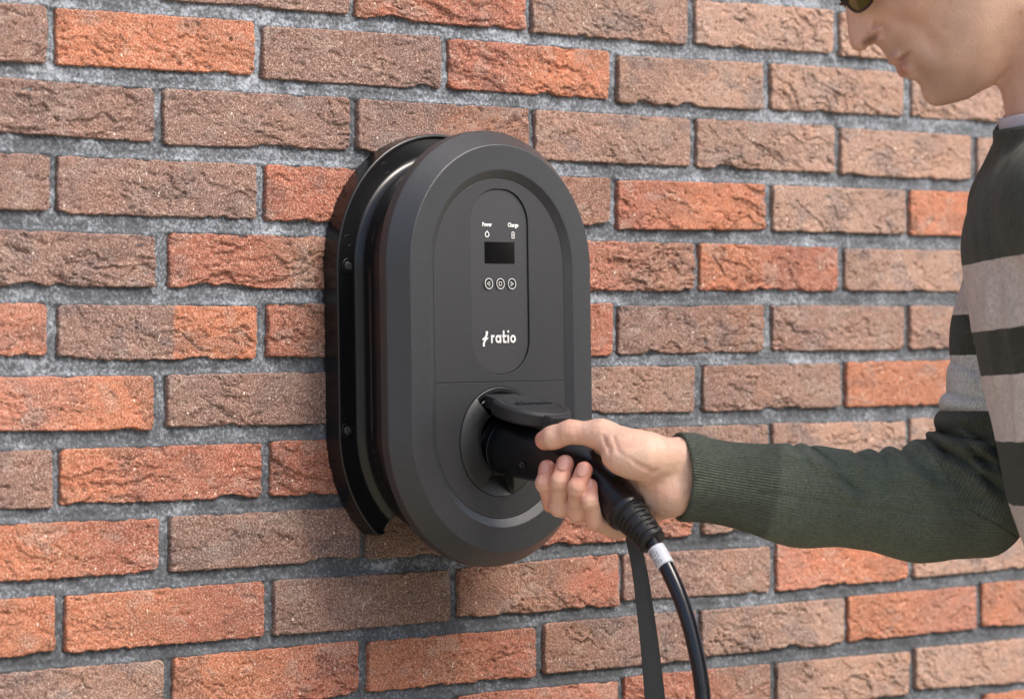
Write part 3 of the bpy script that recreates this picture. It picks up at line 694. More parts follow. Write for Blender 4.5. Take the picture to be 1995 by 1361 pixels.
keys = [tuple(np.array([XC, -0.088, 1.1452]))+(0.0245,), K(970, 868, 0.0246), K(1000, 873, 0.0252), K(1040, 880, 0.0256), K(1075, 887, 0.0250), K(1105, 897, 0.0232), K(1135, 914, 0.0212), K(1162, 937, 0.0196), K(1188, 962, 0.0186), K(1212, 987, 0.0182), K(1221, 996, 0.0178)]
pth, L = smooth_path(keys, 90)
hb = sweep('plug_handle', pth[:, :3], [(r*0.97, r*1.02) for r in pth[:, 3]], HANDLE, plug, 64)
# fine steps on the barrel near the mouth
p0 = Vector(pth[0, :3]); d0 = (Vector(pth[12, :3])-Vector(pth[2, :3])).normalized()
for px, py, r, t_ in ((957, 866, 0.0262, 0.003), (972, 868.5, 0.0266, 0.0035), (986, 871, 0.0260, 0.002)):
    c = Vector(on_plug(px, py)); disc('barrel_step', c, fillet([(r-0.003, 0), (r, 0), (r, t_), (r-0.003, t_)], 0.0006), HANDLE, hb, 64, axis=d0, cap=False)
c = Vector(on_plug(1017, 905, 0.0249)); disc('lock_hole', c, [(0.0030, 0.0), (0.0029, 0.0012), (0.0022, 0.0012), (0.0020, 0.0004)], BLACK, hb, 24, axis=(-1, -0.15, -0.1))
# collar between handle and boot
E0 = Vector(on_plug(1216, 991)); d1 = (Vector(on_plug(1268, 1048))-E0).normalized()
disc('boot_collar', E0, fillet([(0.0150, 0), (0.0192, 0.0005), (0.0197, 0.0040), (0.0180, 0.0085), (0.0145, 0.0090)], 0.0015), HANDLE, plug, 64, axis=d1, cap=False)
bk = [K(1219, 994, 0.0168), K(1232, 1008, 0.0160), K(1246, 1024, 0.0148), K(1260, 1041, 0.0137), K(1271, 1055, 0.0128)]
bp, bL = smooth_path(bk, 150)
def boot_mod(i, a):
    s = i/149*bL; k = s/0.0049; ph = k % 1.0; row = int(k)
    groove = 0.0 if row < 1 or row > 7 else float(sstep(0.42, 0.52, ph)*sstep(0.98, 0.90, ph))
    webs = abs(math.cos(a*1.0+(row % 2)*math.pi/2+0.6)) > 0.93
    return 1.0-(0.0 if webs else 0.13*groove)
sweep('cable_boot', bp[:, :3], list(bp[:, 3]), RUBBER, plug, 120, mod=boot_mod)
ck = [K(1262, 1044, 0.0069), K(1275, 1063, 0.0069), K(1290, 1088, 0.0069), K(1306, 1119, 0.0069), K(1324, 1160, 0.0069), K(1340, 1206, 0.0069), K(1353, 1255, 0.0069), K(1363, 1305, 0.0069), K(1370, 1361, 0.0069), K(1376, 1440, 0.0069)]
e = np.array(ck[-1][:3]); dn = e-np.array(ck[-2][:3])
ck += [(e[0]+0.004, e[1]-0.010, 0.60, 0.0069), (e[0]+0.02, e[1]-0.02, 0.25, 0.0069), (e[0]+0.05, e[1]-0.06, 0.05, 0.0069), (e[0]+0.12, e[1]-0.16, 0.009, 0.0069), (e[0]+0.35, e[1]-0.30, 0.009, 0.0069), (e[0]+0.9, e[1]-0.35, 0.009, 0.0069)]
cp, cL = smooth_path(ck, 420)
CABLE = plastic('cable_rubber', (0.012, 0.013, 0.017), 0.20, 0, vary=0.04)
cb = sweep('cable', cp[:, :3], list(cp[:, 3]), CABLE, plug, 28)
lk = [K(1278, 1068, 0.0080), K(1286, 1081, 0.0080), K(1293, 1094, 0.0080), K(1297.5, 1102, 0.0080)]
lp, lL = smooth_path(lk, 24)
sweep('cable_label', lp[:, :3], list(lp[:, 3]), Mat('paper_label', 0.45, 0.4, (0.68, 0.70, 0.74)).m, plug, 40)
# rows of small dark marks on the label (the print is too small to read in the photograph)
V = []; F = []; rg = random.Random(4)
for row in range(5):
    a = math.radians(150+row*17)
    for i in range(2, 21):
        if rg.random() < 0.25: continue
        for di in (0.0, ):
            T = Vector(lp[i+1, :3])-Vector(lp[i-1, :3]); Tn = T.normalized(); e1 = (EX-Tn*EX.dot(Tn)).normalized(); e2 = Tn.cross(e1)
            wv = 0.022 if row != 3 else 0.05
            b = len(V); c0 = Vector(lp[i, :3])
            for (dt_, da) in ((-0.35, -wv*2), (0.35, -wv*2), (0.35, wv*2), (-0.35, wv*2)):
                aa = a+da; V.append(c0+T*0.5*dt_*1.3+(e1*math.cos(aa)+e2*math.sin(aa))*0.00812)
            F.append((b, b+1, b+2, b+3))
link('label_print', mesh_py('label_print', V, F), Mat('dark_ink', 0.6, 0.3, (0.12, 0.12, 0.13)).m, plug, smooth=False)

# flat strap hanging behind the boot
sk = [(1222, 1010, -0.030, 27), (1232, 1045, -0.032, 28), (1246, 1110, -0.034, 30), (1256, 1180, -0.036, 33), (1266, 1260, -0.038, 36), (1276, 1361, -0.040, 40), (1286, 1480, -0.042, 42), (1292, 1620, -0.044, 42), (1294, 1800, -0.046, 42)]
S = np.array([tuple(on_plug(a, b, o)) + (w/2150.0/2,) for a, b, o, w in sk]); sp, _ = smooth_path(S, 90)
V = []
for i in range(len(sp)):
    P = Vector(sp[i, :3]); tw = math.radians(8*math.sin(i/20)); sd_ = (Vector(RT)*math.cos(tw)+Vector(FW)*math.sin(tw)); nn = Vector(FW)
    w = sp[i, 3]
    for (u, v) in ((-1, -0.0006), (-0.92, -0.0011), (0.92, -0.0011), (1, -0.0006), (1, 0.0006), (0.92, 0.0011), (-0.92, 0.0011), (-1, 0.0006)): V.append(P+sd_*(u*w)+nn*v)
me = mesh_np('strap', np.array(V), grid_faces(len(sp), 8, wrap_m=True)); fix_normals(me)
o = link('flat_strap', me, plastic('strap_webbing', (0.036, 0.037, 0.036), 0.5, 0.00008, 1500)); 
es = o.modifiers.new('e', 'EDGE_SPLIT'); es.split_angle = math.radians(40)
tag(o, 'flat dark grey strap hanging straight down behind the ribbed boot of the plug', 'strap')
# ------------------------------------------------------------------ implicit surfaces for the person
def surface_nets(f, lo, hi, h, block=14):
    """mesh of f < 0 on a grid; far blocks are skipped; then projected onto the zero set"""
    lo = np.array(lo, float); n = np.ceil((np.array(hi)-lo)/h).astype(int)+1
    n = ((n+block-1)//block)*block
    nb = n//block
    cx = [lo[k]+h*(np.arange(nb[k])*block+block/2) for k in range(3)]
    G = np.stack(np.meshgrid(*cx, indexing='ij'), -1).reshape(-1, 3)
    cv = f(G).reshape(nb)
    D = np.repeat(np.repeat(np.repeat(np.where(cv < 0, -1.0, 1.0), block, 0), block, 1), block, 2).astype(np.float32)
    loc = np.stack(np.meshgrid(*[np.arange(block)]*3, indexing='ij'), -1).reshape(-1, 3)
    act = np.argwhere(np.abs(cv) < block*h*1.0)
    for s in range(0, len(act), 96):
        A = act[s:s+96]; idx = (A[:, None, :]*block+loc[None])
        val = f((lo+idx.reshape(-1, 3)*h)).astype(np.float32)
        ii = idx.reshape(-1, 3); D[ii[:, 0], ii[:, 1], ii[:, 2]] = val
    S = D < 0
    mx, my, mz = n-1
    cnt = np.zeros((mx, my, mz), np.int8); acc = np.zeros((mx, my, mz, 3), np.float32)
    corners = [(0, 0, 0), (1, 0, 0), (0, 1, 0), (1, 1, 0), (0, 0, 1), (1, 0, 1), (0, 1, 1), (1, 1, 1)]
    mixed = np.zeros((mx, my, mz), bool); c0 = S[:-1, :-1, :-1]
    for c in corners[1:]: mixed |= (S[c[0]:mx+c[0], c[1]:my+c[1], c[2]:mz+c[2]] != c0)
    cells = np.argwhere(mixed); ids = -np.ones((mx, my, mz), np.int32); ids[tuple(cells.T)] = np.arange(len(cells))
    acc = np.zeros((len(cells), 3)); cn = np.zeros(len(cells))
    for ax in range(3):
        for oa in (0, 1):
            for ob in (0, 1):
                a = [0, 0, 0]; o = [k for k in range(3) if k != ax]; a[o[0]] = oa; a[o[1]] = ob; b = list(a); b[ax] = 1
                va = D[tuple((cells+a).T)].astype(float); vb = D[tuple((cells+b).T)].astype(float)
                m_ = (va < 0) != (vb < 0); t = np.where(m_, va/(va-vb+1e-12), 0)
                p = np.tile(np.array(a, float), (len(cells), 1)); p[:, ax] += t
                acc[m_] += p[m_]; cn[m_] += 1
    V = lo+(cells+acc/np.maximum(cn, 1)[:, None])*h
    F = []
    for ax in range(3):
        u, v = [(1, 2), (2, 0), (0, 1)][ax]
        sl0 = [slice(1, m_) for m_ in (mx, my, mz)]; sl0[ax] = slice(0, (mx, my, mz)[ax]); sl1 = list(sl0); sl1[ax] = slice(1, (mx, my, mz)[ax]+1)
        A = S[tuple(sl0)]; B = S[tuple(sl1)]; e = np.argwhere(A != B)
        off = np.array([1, 1, 1]); off[ax] = 0; e = e+off; inside = S[tuple(e.T)]
        du = np.zeros(3, int); du[u] = 1; dv = np.zeros(3, int); dv[v] = 1
        q = np.stack([ids[tuple((e-du-dv).T)], ids[tuple((e-dv).T)], ids[tuple(e.T)], ids[tuple((e-du).T)]], 1)
        q[~inside] = q[~inside][:, ::-1]; F.append(q)
    F = np.vstack(F); F = F[(F >= 0).all(1)]
    e = h*0.35
    for _ in range(2):
        d = f(V); g = np.stack([f(V+np.eye(3)[k]*e)-f(V-np.eye(3)[k]*e) for k in range(3)], 1)/(2*e)
        V = V-g*(d/np.maximum((g*g).sum(1), 0.25))[:, None]*0.85
    return V, F
def seg(P, a, b, ra, rb, squash=None):
    a = np.asarray(a, float); b = np.asarray(b, float); d = b-a; L2 = (d@d)+1e-12
    t = np.clip(((P-a)@d)/L2, 0, 1); q = P-a-t[:, None]*d
    if squash is not None:                    # (axis, factor): thinner along that axis
        ax, k = squash; s_ = q@ax; q = q+(1/k-1)*s_[:, None]*ax
    return np.sqrt((q*q).sum(1))-(ra+(rb-ra)*t)
def ell(P, c, ax, r):
    q = np.stack([(P-np.asarray(c))@np.asarray(a) for a in ax], 1); r = np.asarray(r)
    k0 = np.sqrt(((q/r)**2).sum(1)); k1 = np.sqrt(((q/(r*r))**2).sum(1))+1e-9
    return k0*(k0-1)/k1
def smin(a, b, k):
    h = np.clip(0.5+0.5*(b-a)/k, 0, 1); return b*(1-h)+a*h-k*h*(1-h)
def smax(a, b, k): return -smin(-a, -b, k)

person = empty('person', tuple(at_depth(2080, 1361, 2.85)*np.array([1, 1, 0])))
tag(person, 'man in a green, beige and white striped knitted sweater holding the charging plug', 'person')
SKIN = Mat('skin', 0.48, 0.45)
cc_ = SKIN.mix(SKIN.math('MULTIPLY', SKIN.noise(190, 4, 0.6), 0.16), SKIN.attr('Col'), (0.62, 0.25, 0.19), 'MIX')
cc_ = SKIN.mix(SKIN.ramp(SKIN.noise(1100, 2, 0.6), [(0.30, (0.35,)*3), (0.48, (0, 0, 0))]), cc_, (0.33, 0.17, 0.11)); cc_ = SKIN.mix(SKIN.math('MULTIPLY', SKIN.noise(35, 4, 0.65), 0.20), cc_, (0.80, 0.40, 0.28)); SKIN.color(cc_); SKIN.b.inputs['Subsurface Weight'].default_value = 0.12; SKIN.b.inputs['Subsurface Radius'].default_value = (1.0, 0.35, 0.2); SKIN.b.inputs['Subsurface Scale'].default_value = 0.004
SKIN.normal(SKIN.bump(SKIN.math('ADD', SKIN.noise(420, 4, 0.65), SKIN.math('MULTIPLY', SKIN.noise(90, 4, 0.6), 1.2)), 0.0007, 0.8))
base_skin = np.array((0.84, 0.56, 0.41))

# ---- right hand round the handle
def Q(px, py, o): return on_plug(px, py, o)
fing = [ # tip, DIP, PIP, MCP with (px, py, offset to the street side) and radii
 [(1066, 911, 0.030, .0074), (1063, 941, 0.0335, .0083), (1078, 978, 0.020, .0094), (1150, 962, -0.030, .0108)],
 [(1101, 903, 0.0285, .0079), (1092, 937, 0.0335, .0088), (1092, 985, 0.023, .0101), (1170, 962, -0.032, .0112)],
 [(1138, 915, 0.0270, .0076), (1126, 950, 0.0325, .0085), (1126, 996, 0.020, .0097), (1200, 975, -0.032, .0110)],
 [(1150, 946, 0.0215, .0066), (1149, 976, 0.0270, .0074), (1160, 1014, 0.014, .0086), (1222, 1012, -0.026, .0108)]]
FJ = [[(Q(x, y, o), r) for x, y, o, r in f] for f in fing]
th = [(1061, 857, 0.034, .0088), (1078, 852, 0.034, .0102), (1111, 841, 0.028, .0103), (1172, 846, 0.012, .0128), (1262, 892, -0.010, .0180)]
TJ = [(Q(x, y, o), r) for x, y, o, r in th]
WR = Q(1352, 920, -0.056); WR2 = at_depth(1470, 945, 2.852); HE = Q(1305, 955, -0.034)
HC1 = Q(1238, 900, -0.030); HC2 = Q(1285, 925, -0.034)
NX = np.array([-1.0, 0, 0])                       # street side of the plug's plane
vw = -FW
def tube_handle(P):
    """distance to the plug's handle, to press the hand onto it"""
    d = np.full(len(P), 1e3)
    for i in range(0, len(pth)-6, 6):
        d = np.minimum(d, seg(P, pth[i, :3], pth[i+6, :3], pth[i, 3], pth[i+6, 3]))
    return d
def hand_sdf(P):
    palm = seg(P, FJ[0][3][0], HC2, 0.0150, 0.0190)
    for a, b, ra, rb in ((FJ[1][3][0], HE, .0140, .0185), (FJ[2][3][0], HE, .0135, .0180), (FJ[3][3][0], HE, .0135, .0190), (HC1, HC2, .019, .022),
                         (HE, WR, .0205, .0225)):
        palm = smin(palm, seg(P, a, b, ra, rb), 0.010)
    palm = smin(palm, seg(P, HC2, WR, .0210, .0225), 0.012)
    top = Q(1318, 892, -0.036)
    palm = smin(palm, seg(P, top, Q(1345, 892, -0.052), .0185, .0175), 0.010)
    arm = seg(P, WR, WR2, .0262, .0270, (vw, 0.72)); palm = smin(palm, arm, 0.014)
    d = palm
    # thumb with its muscle pad
    t = seg(P, TJ[0][0], TJ[1][0], TJ[0][1], TJ[1][1])
    t = smin(t, seg(P, TJ[1][0], TJ[2][0], TJ[1][1], TJ[2][1]), 0.004)
    t = smin(t, seg(P, TJ[2][0], TJ[3][0], .0098, .0122), 0.005)
    t = smin(t, seg(P, TJ[3][0], TJ[4][0], .0125, .0215), 0.008)
    t = smin(t, ell(P, Q(1243, 888, 0.000), (RT, UP, FW), (0.032, 0.0200, 0.018)), 0.010)
    d = smin(d, t, 0.011)
    # web between thumb and forefinger
    d = smin(d, seg(P, Q(1172, 862, -0.004), Q(1190, 915, -0.026), .0085, .0115), 0.010)
    # fingers: each chain blended softly in itself, sharply against its neighbours
    for f in FJ:
        c = seg(P, f[0][0], f[1][0], f[0][1], f[1][1])
        c = smin(c, seg(P, f[1][0], f[2][0], f[1][1]*0.97, f[2][1]*0.97), 0.003)
        c = smin(c, seg(P, f[1][0]+NX*0.0015, f[1][0]+NX*0.001, f[1][1]*0.92, f[1][1]*0.9), 0.003)
        mid = (f[2][0]*0.45+f[3][0]*0.55)+NX*(-0.004)+np.array([0, 0, -0.006])
        c = smin(c, seg(P, f[2][0], mid, f[2][1], f[3][1]*0.98), 0.004)
        pj = seg(P, mid, f[3][0], f[3][1]*0.98, f[3][1]*1.1)
        d = smin(d, pj, 0.009); d = smin(d, c, 0.0022)
    # creases at the finger joints and folds of the palm
    for f in FJ:
        for (j, dep, w) in ((1, 0.0005, 0.0014), (2, 0.0007, 0.002)):
            ax = f[j-1][0]-f[j+1][0] if j < 3 else f[j-1][0]-f[j][0]; ax = ax/np.linalg.norm(ax)
            s_ = (P-f[j][0])@ax; rr = np.linalg.norm(P-f[j][0], axis=1)
            d = d+dep*np.exp(-(s_/w)**2)*np.exp(-(rr/(f[j][1]*1.5))**4)
    ax = (TJ[1][0]-TJ[3][0]); ax /= np.linalg.norm(ax)
    for o_ in (-0.002, 0.0015):
        s_ = (P-TJ[2][0])@ax+o_; rr = np.linalg.norm(P-TJ[2][0], axis=1)
        d = d+0.00035*np.exp(-(s_/0.0011)**2)*np.exp(-(rr/0.014)**4)
    for (a, b, dep, w) in ((Q(1188, 872, .02), Q(1300, 935, .0), .0016, .0022), (Q(1176, 850, .02), Q(1186, 880, .02), .0012, .0020), (Q(1196, 852, .02), Q(1204, 878, .02), .0009, .0018),
                           (Q(1238, 936, .0), Q(1282, 915, .0), .0014, .0024), (Q(1262, 990, .0), Q(1300, 965, .0), .0012, .0018), (Q(1275, 1003, .0), Q(1310, 975, .0), .0011, .0016),
                           (Q(1296, 1000, 0), Q(1322, 975, 0), .0010, .0016), (Q(1334, 860, 0), Q(1340, 985, 0), .0010, .0016), (Q(1150, 1030, 0), Q(1215, 1025, 0), .0008, .002)):
        # distance in the picture-parallel plane
        ab = b-a; L = np.linalg.norm(ab); ab = ab/L; q = P-a; s_ = np.clip(q@ab, 0, L); r_ = q-s_[:, None]*ab; r_ = r_-(r_@FW)[:, None]*FW
        d = d+dep*np.exp(-((r_*r_).sum(1))/(w*w))
    d = d-0.00035*noise3(P[:, 0]*160, P[:, 1]*160, P[:, 2]*160, 3)
    return smax(d, -(tube_handle(P)-0.0002), 0.0008)
pts = np.array([f[k][0] for f in FJ for k in range(4)]+[t[0] for t in TJ]+[WR, WR2])
HV, HF = surface_nets(hand_sdf, pts.min(0)-0.035, pts.max(0)+0.035, 0.00125)
# colour: redder at tips, joints and palm creases
def gauss(P, c, r): return np.exp(-(((P-np.asarray(c))**2).sum(1))/(r*r))
hc = np.tile(base_skin, (len(HV), 1))
red = np.zeros(len(HV))
for f in FJ: red += 1.0*gauss(HV, f[0][0], 0.013)+0.6*gauss(HV, f[1][0], 0.008)+0.7*gauss(HV, f[2][0], 0.010)
red += 0.9*gauss(HV, TJ[0][0], 0.014)+0.4*gauss(HV, TJ[2][0], 0.014)+0.35*gauss(HV, Q(1200, 870, .02), 0.014)+0.3*gauss(HV, Q(1290, 970, 0), 0.02)
red += 0.35*noise3(HV[:, 0]*60, HV[:, 1]*60, HV[:, 2]*60, 9)
hc = hc*(1-np.clip(red, 0, 1)[:, None]*np.array((0.08, 0.40, 0.42)))
pale = np.clip(gauss(HV, Q(1240, 870, .02), 0.03), 0, 1)[:, None]; hc = hc*(1+pale*np.array((0.10, 0.14, 0.14)))

# ---- head: half-width over the side view, interpolated from measured points (face frame: forward, up; origin at the chin)
SC = 2268.0; DEPTH_H = 2.75; PH = math.radians(35)
ef = np.array([-math.cos(PH), -math.sin(PH)]); eu = np.array([-math.sin(PH), math.cos(PH)])
def px2fu(x, y):
    d = np.array([x-1823.0, -(y-208.0)])/SC; return np.array([d@ef, d@eu])
sil_px = [(1647,13),(1649,40),(1652,68),(1655,85),(1663,97),(1675,101),(1686,97),(1693,90),(1706,87),(1714,93),(1721,103),(1727,112),(1733,117.5),(1743,120),(1751,121),(1754,124),(1751,137),(1754,147),(1761,153),(1772,155),(1784,159),(1792,167),(1795,183),(1803,197),(1813,205),(1823,208),(1842,205.5),(1864,200),(1887,193),(1909,180),(1928,170.5)]
sil = [px2fu(*p) for p in sil_px]
sil += [np.array(p) for p in [(-0.085,-0.005),(-0.115,-0.01),(-0.145,0.0),(-0.158,0.045),(-0.172,0.09),(-0.184,0.13),(-0.180,0.165),(-0.160,0.198),(-0.125,0.222),(-0.085,0.232),(-0.045,0.224),(-0.012,0.203),(0.006,0.175),(0.013,0.150),(0.0155,0.134),(0.0110,0.120)]]
SP = np.array(sil)
# densify the outline
def dens(P, step):
    out = []
    for i in range(len(P)):
        a, b = P[i], P[(i+1) % len(P)]; n = max(1, int(np.linalg.norm(b-a)/step)); out += [a+(b-a)*k/n for k in range(n)]
    return np.array(out)
SD = dens(SP, 0.004)
ctrl = [ # f, u, half width in metres
 (-0.010,0.014,.017),(-0.026,0.010,.024),(-0.050,0.016,.040),(-0.085,0.028,.052),(-0.030,0.030,.036),(-0.060,0.045,.055),(-0.095,0.055,.060),
 (-0.012,0.034,.0235),(-0.006,0.048,.0200),(-0.020,0.050,.0290),(-0.038,0.060,.045),(-0.068,0.075,.062),(-0.100,0.095,.068),
 (-0.004,0.062,.0200),(-0.016,0.070,.0330),(-0.032,0.085,.050),(-0.050,0.100,.0595),(0.004,0.075,.0155),(-0.007,0.082,.0265),(-0.006,0.098,.0250),(-0.018,0.098,.0400),
 (0.018,0.080,.0085),(0.012,0.095,.0100),(0.010,0.108,.0100),(-0.005,0.118,.0240),(-0.022,0.116,.0400),(-0.020,0.132,.046),(-0.045,0.125,.062),(0.002,0.135,.028),
 (-0.008,0.155,.046),(-0.035,0.160,.064),(-0.070,0.150,.074),(-0.105,0.150,.078),(-0.140,0.150,.070),(-0.165,0.130,.045),(-0.090,0.190,.066),(-0.050,0.190,.056),(-0.130,0.190,.054),(-0.140,0.100,.060),(-0.120,0.060,.055),(-0.115,0.020,.052),(-0.080,0.008,.036),(-0.090,0.215,.038)]
CT = np.array(ctrl)
nodes = np.vstack([SD, CT[:, :2]]); vals = np.concatenate([np.zeros(len(SD)), CT[:, 2]**2])
def tps(r2): return np.where(r2 > 1e-14, r2*np.log(np.maximum(r2, 1e-14)), 0)
A = tps(((nodes[:, None]-nodes[None])**2).sum(-1)); A[np.diag_indices(len(nodes))] += 1e-7
B = np.hstack([np.ones((len(nodes), 1)), nodes]); M_ = np.zeros((len(nodes)+3,)*2); M_[:-3, :-3] = A; M_[:-3, -3:] = B; M_[-3:, :-3] = B.T
coef = np.linalg.solve(M_, np.concatenate([vals, np.zeros(3)]))
def in_poly(P, S):
    x, y = P[:, 0], P[:, 1]; c = np.zeros(len(P), bool)
    for i in range(len(S)):
        a, b = S[i], S[i-1]; k = ((a[1] > y) != (b[1] > y)); xi = (b[0]-a[0])*(y-a[1])/(b[1]-a[1]+1e-15)+a[0]; c ^= k & (x < xi)
    return c
# table of w^2 over the side view
gf = np.linspace(-0.22, 0.06, 281); gu = np.linspace(-0.05, 0.26, 311)
GF, GU = np.meshgrid(gf, gu, indexing='ij'); G2 = np.stack([GF.ravel(), GU.ravel()], 1)
val = np.concatenate([tps(((G2[s:s+8000, None]-nodes[None])**2).sum(-1))@coef[:-3]+coef[-3]+G2[s:s+8000]@coef[-2:] for s in range(0, len(G2), 8000)])
ins = in_poly(G2, SD)
dmin = np.sqrt(np.min(np.stack([((G2-p)**2).sum(1) for p in SD[::2]], 0), 0))
val = np.where(ins, np.maximum(val, 1e-6), -np.abs(dmin)*0.02-1e-7)
WT = val.reshape(GF.shape)
def wsample(f, u):
    a = np.clip((f-gf[0])/(gf[1]-gf[0]), 0, len(gf)-1.001); b = np.clip((u-gu[0])/(gu[1]-gu[0]), 0, len(gu)-1.001)
    i, j = a.astype(int), b.astype(int); x, y = a-i, b-j
    return WT[i, j]*(1-x)*(1-y)+WT[i+1, j]*x*(1-y)+WT[i, j+1]*(1-x)*y+WT[i+1, j+1]*x*y
chin = at_depth(1823, 208, DEPTH_H)
RH = RT.copy(); UH = UP.copy(); TH = -FW
def to_face(P):
    q = (P-chin); x, y, z = q@RH, q@UH, q@TH; return x*ef[0]+y*ef[1], x*eu[0]+y*eu[1], z
def from_face(f, u, z):
    x = f*ef[0]+u*eu[0]; y = f*ef[1]+u*eu[1]; return chin+RH*x+UH*y+TH*z
def fu_px(x, y, z): f, u = px2fu(x, y); return from_face(f, u, z)
neck_a = at_depth(2062, 70, DEPTH_H+0.005); neck_b = at_depth(2110, 330, DEPTH_H+0.01)
def head_sdf(P):
    f, u, z = to_face(P); g = wsample(f, u); az = np.abs(z)
    w = np.sqrt(np.maximum(g, 0))
    d = (z*z-g)/(az+w+0.004)*0.8
    d = np.where(g < 0, np.sqrt(z*z+(g/0.02)**2)*0.7, d)
    F3 = np.stack([f, u, az], 1); E3 = np.eye(3)
    # nose wing, nostril, lips, lids
    d = smin(d, ell(F3, (*px2fu(1707, 66), 0.0125), E3, (0.0085, 0.0075, 0.0060)), 0.004)
    d = smax(d, -seg(F3, (*px2fu(1683, 85), 0.0120), (*px2fu(1705, 74), 0.0185), 0.0038, 0.0042), 0.0015)
    def groove(d, pts, dep, w_):
        for (x0, y0), (x1, y1) in zip(pts[:-1], pts[1:]):
            a = px2fu(x0, y0); b = px2fu(x1, y1); ab = b-a; L2 = ab@ab; t = np.clip(((f-a[0])*ab[0]+(u-a[1])*ab[1])/L2, 0, 1)
            r2 = (f-a[0]-t*ab[0])**2+(u-a[1]-t*ab[1])**2; d = np.maximum(d, d+dep*np.exp(-r2/(w_*w_)))
        return d
    d = groove(d, [(1748, 120), (1757, 114), (1767, 106)], 0.0026, 0.0014)            # mouth
    d = groove(d, [(1718, 44), (1750, 49), (1776, 58), (1798, 78), (1812, 100), (1822, 118)], 0.0013, 0.0060)    # smile fold
    d = groove(d, [(1695, 62), (1700, 52), (1712, 50), (1719, 62), (1716, 76)], 0.0016, 0.0022)      # round the wing
    d = groove(d, [(1776, 122), (1784, 140), (1800, 155)], 0.0014, 0.0045)
    d = smin(d, ell(F3, (*px2fu(1757, 137), 0.006), E3, (0.0030, 0.0060, 0.011)), 0.006)              # lower lip
    d = smin(d, ell(F3, (*px2fu(1744, 113), 0.006), E3, (0.0060, 0.0042, 0.010)), 0.005)
    d = groove(d, [(1690, -14), (1712, -16)], 0.0035, 0.007)                                          # eye socket
    # ear, closed eyelid bulge
    ear = ell(F3, (-0.098, 0.098, 0.074), np.array([(0.94, -0.33, 0), (0.33, 0.94, 0), (0, 0, 1.0)]), (0.017, 0.032, 0.008))
    ear = smax(ear, -ell(F3, (-0.093, 0.100, 0.083), np.array([(0.94, -0.33, 0), (0.33, 0.94, 0), (0, 0, 1.0)]), (0.010, 0.022, 0.006)), 0.003)
    d = smin(d, ear, 0.004)
    d = smin(d, ell(F3, (-0.008, 0.116, 0.031), E3, (0.012, 0.010, 0.011)), 0.003)
    nk = seg(P, neck_a, neck_b, 0.054, 0.060)
    d = smin(d, nk, 0.018)
    return d
corn = [from_face(a, b, c) for a in (-0.20, 0.05) for b in (-0.03, 0.25) for c in (-0.095, 0.095)]+[neck_b-0.06, neck_b+0.06]
corn = np.array(corn)
FV, FF = surface_nets(head_sdf, corn.min(0)-0.01, corn.max(0)+0.01, 0.0020)
f, u, z = to_face(FV)
fc = np.tile(base_skin, (len(FV), 1))
def blot(x, y, r, amt, col):
    global fc
    a = px2fu(x, y); k = np.clip(amt*np.exp(-((f-a[0])**2+(u-a[1])**2)/(r/SC)**2), 0, 1)[:, None]; fc = fc*(1-k)+np.array(col)*k
lipc = (0.50, 0.20, 0.17)
blot(1672, 80, 26, 0.55, (0.58, 0.27, 0.19)); blot(1662, 40, 24, 0.4, (0.58, 0.28, 0.20)); blot(1708, 66, 16, 0.5, (0.58, 0.27, 0.19))
for x, y in ((1740, 116), (1748, 117)): blot(x, y, 7, 0.6, lipc)
for x, y in ((1756, 126), (1756, 134), (1758, 143)): blot(x, y, 9, 0.75, (0.46, 0.15, 0.12))
for x, y in ((1735, 95), (1750, 98), (1805, 150), (1815, 175), (1830, 190), (1855, 180), (1880, 170), (1790, 130), (1830, 150)): blot(x, y, 27, 0.40, (0.36, 0.23, 0.155))
for x, y in ((1740, 30), (1780, 40), (1990, 60), (1985, 120)): blot(x, y, 40, 0.25, (0.68, 0.32, 0.23))
for x, y in ((1683, 85), (1692, 80), (1701, 76)): blot(x, y, 7, 0.9, (0.08, 0.025, 0.018))  # dark of the nostril hollow painted as shade
for x, y in ((1753, 118), (1759, 113), (1765, 108)): blot(x, y, 3.5, 0.7, (0.22, 0.07, 0.05))  # shade along the mouth line painted in
blot(1970, 37, 5, 0.6, (0.50, 0.20, 0.10)); blot(1833, 19, 5, 0.35, (0.5, 0.22, 0.14)); blot(1828, 60, 5, 0.3, (0.5, 0.22, 0.14))
fc = fc*(1+0.10*noise3(FV[:, 0]*70, FV[:, 1]*70, FV[:, 2]*70, 4))[:, None]

# ---- torso under the clothes (one coarse figure, arms and legs included), joined to head and hand as the body
def Kp(px, py, dz=0.0): return at_depth(px, py, 2.75+dz)
SHR, SHL = Kp(1990, 470, 0.115), Kp(2125, 440, -0.15)
EL = at_depth(1915, 975, 2.865)
HIP = Kp(2320, 1500, 0.0); HIPR, HIPL = Kp(2320, 1560, 0.09), Kp(2320, 1560, -0.09)
def gpt(p, z): q = np.array(p, float); q[2] = z; return q
KNR, KNL = gpt(HIPR-RT*0.05, 0.50), gpt(HIPL-RT*0.03, 0.50)
ANR, ANL = gpt(HIPR-RT*0.0, 0.10), gpt(HIPL+RT*0.03, 0.10)
CH = Kp(2105, 520, 0.0); WA = Kp(2185, 1150, 0.0)
ELL = Kp(2270, 1010, -0.24); HAL = gpt(Kp(2280, 1400, -0.24), 0.83)
def fold(P, a, b, amp, w, tilt=0.0):
    """ridge of cloth from a to b"""
    ab = b-a; L2 = ab@ab; t = np.clip(((P-a)@ab)/L2, 0, 1); q = P-a-t[:, None]*ab; return amp*np.exp(-(q*q).sum(1)/(w*w))*np.sin(np.pi*np.clip(t, 0.02, 0.98))**0.5
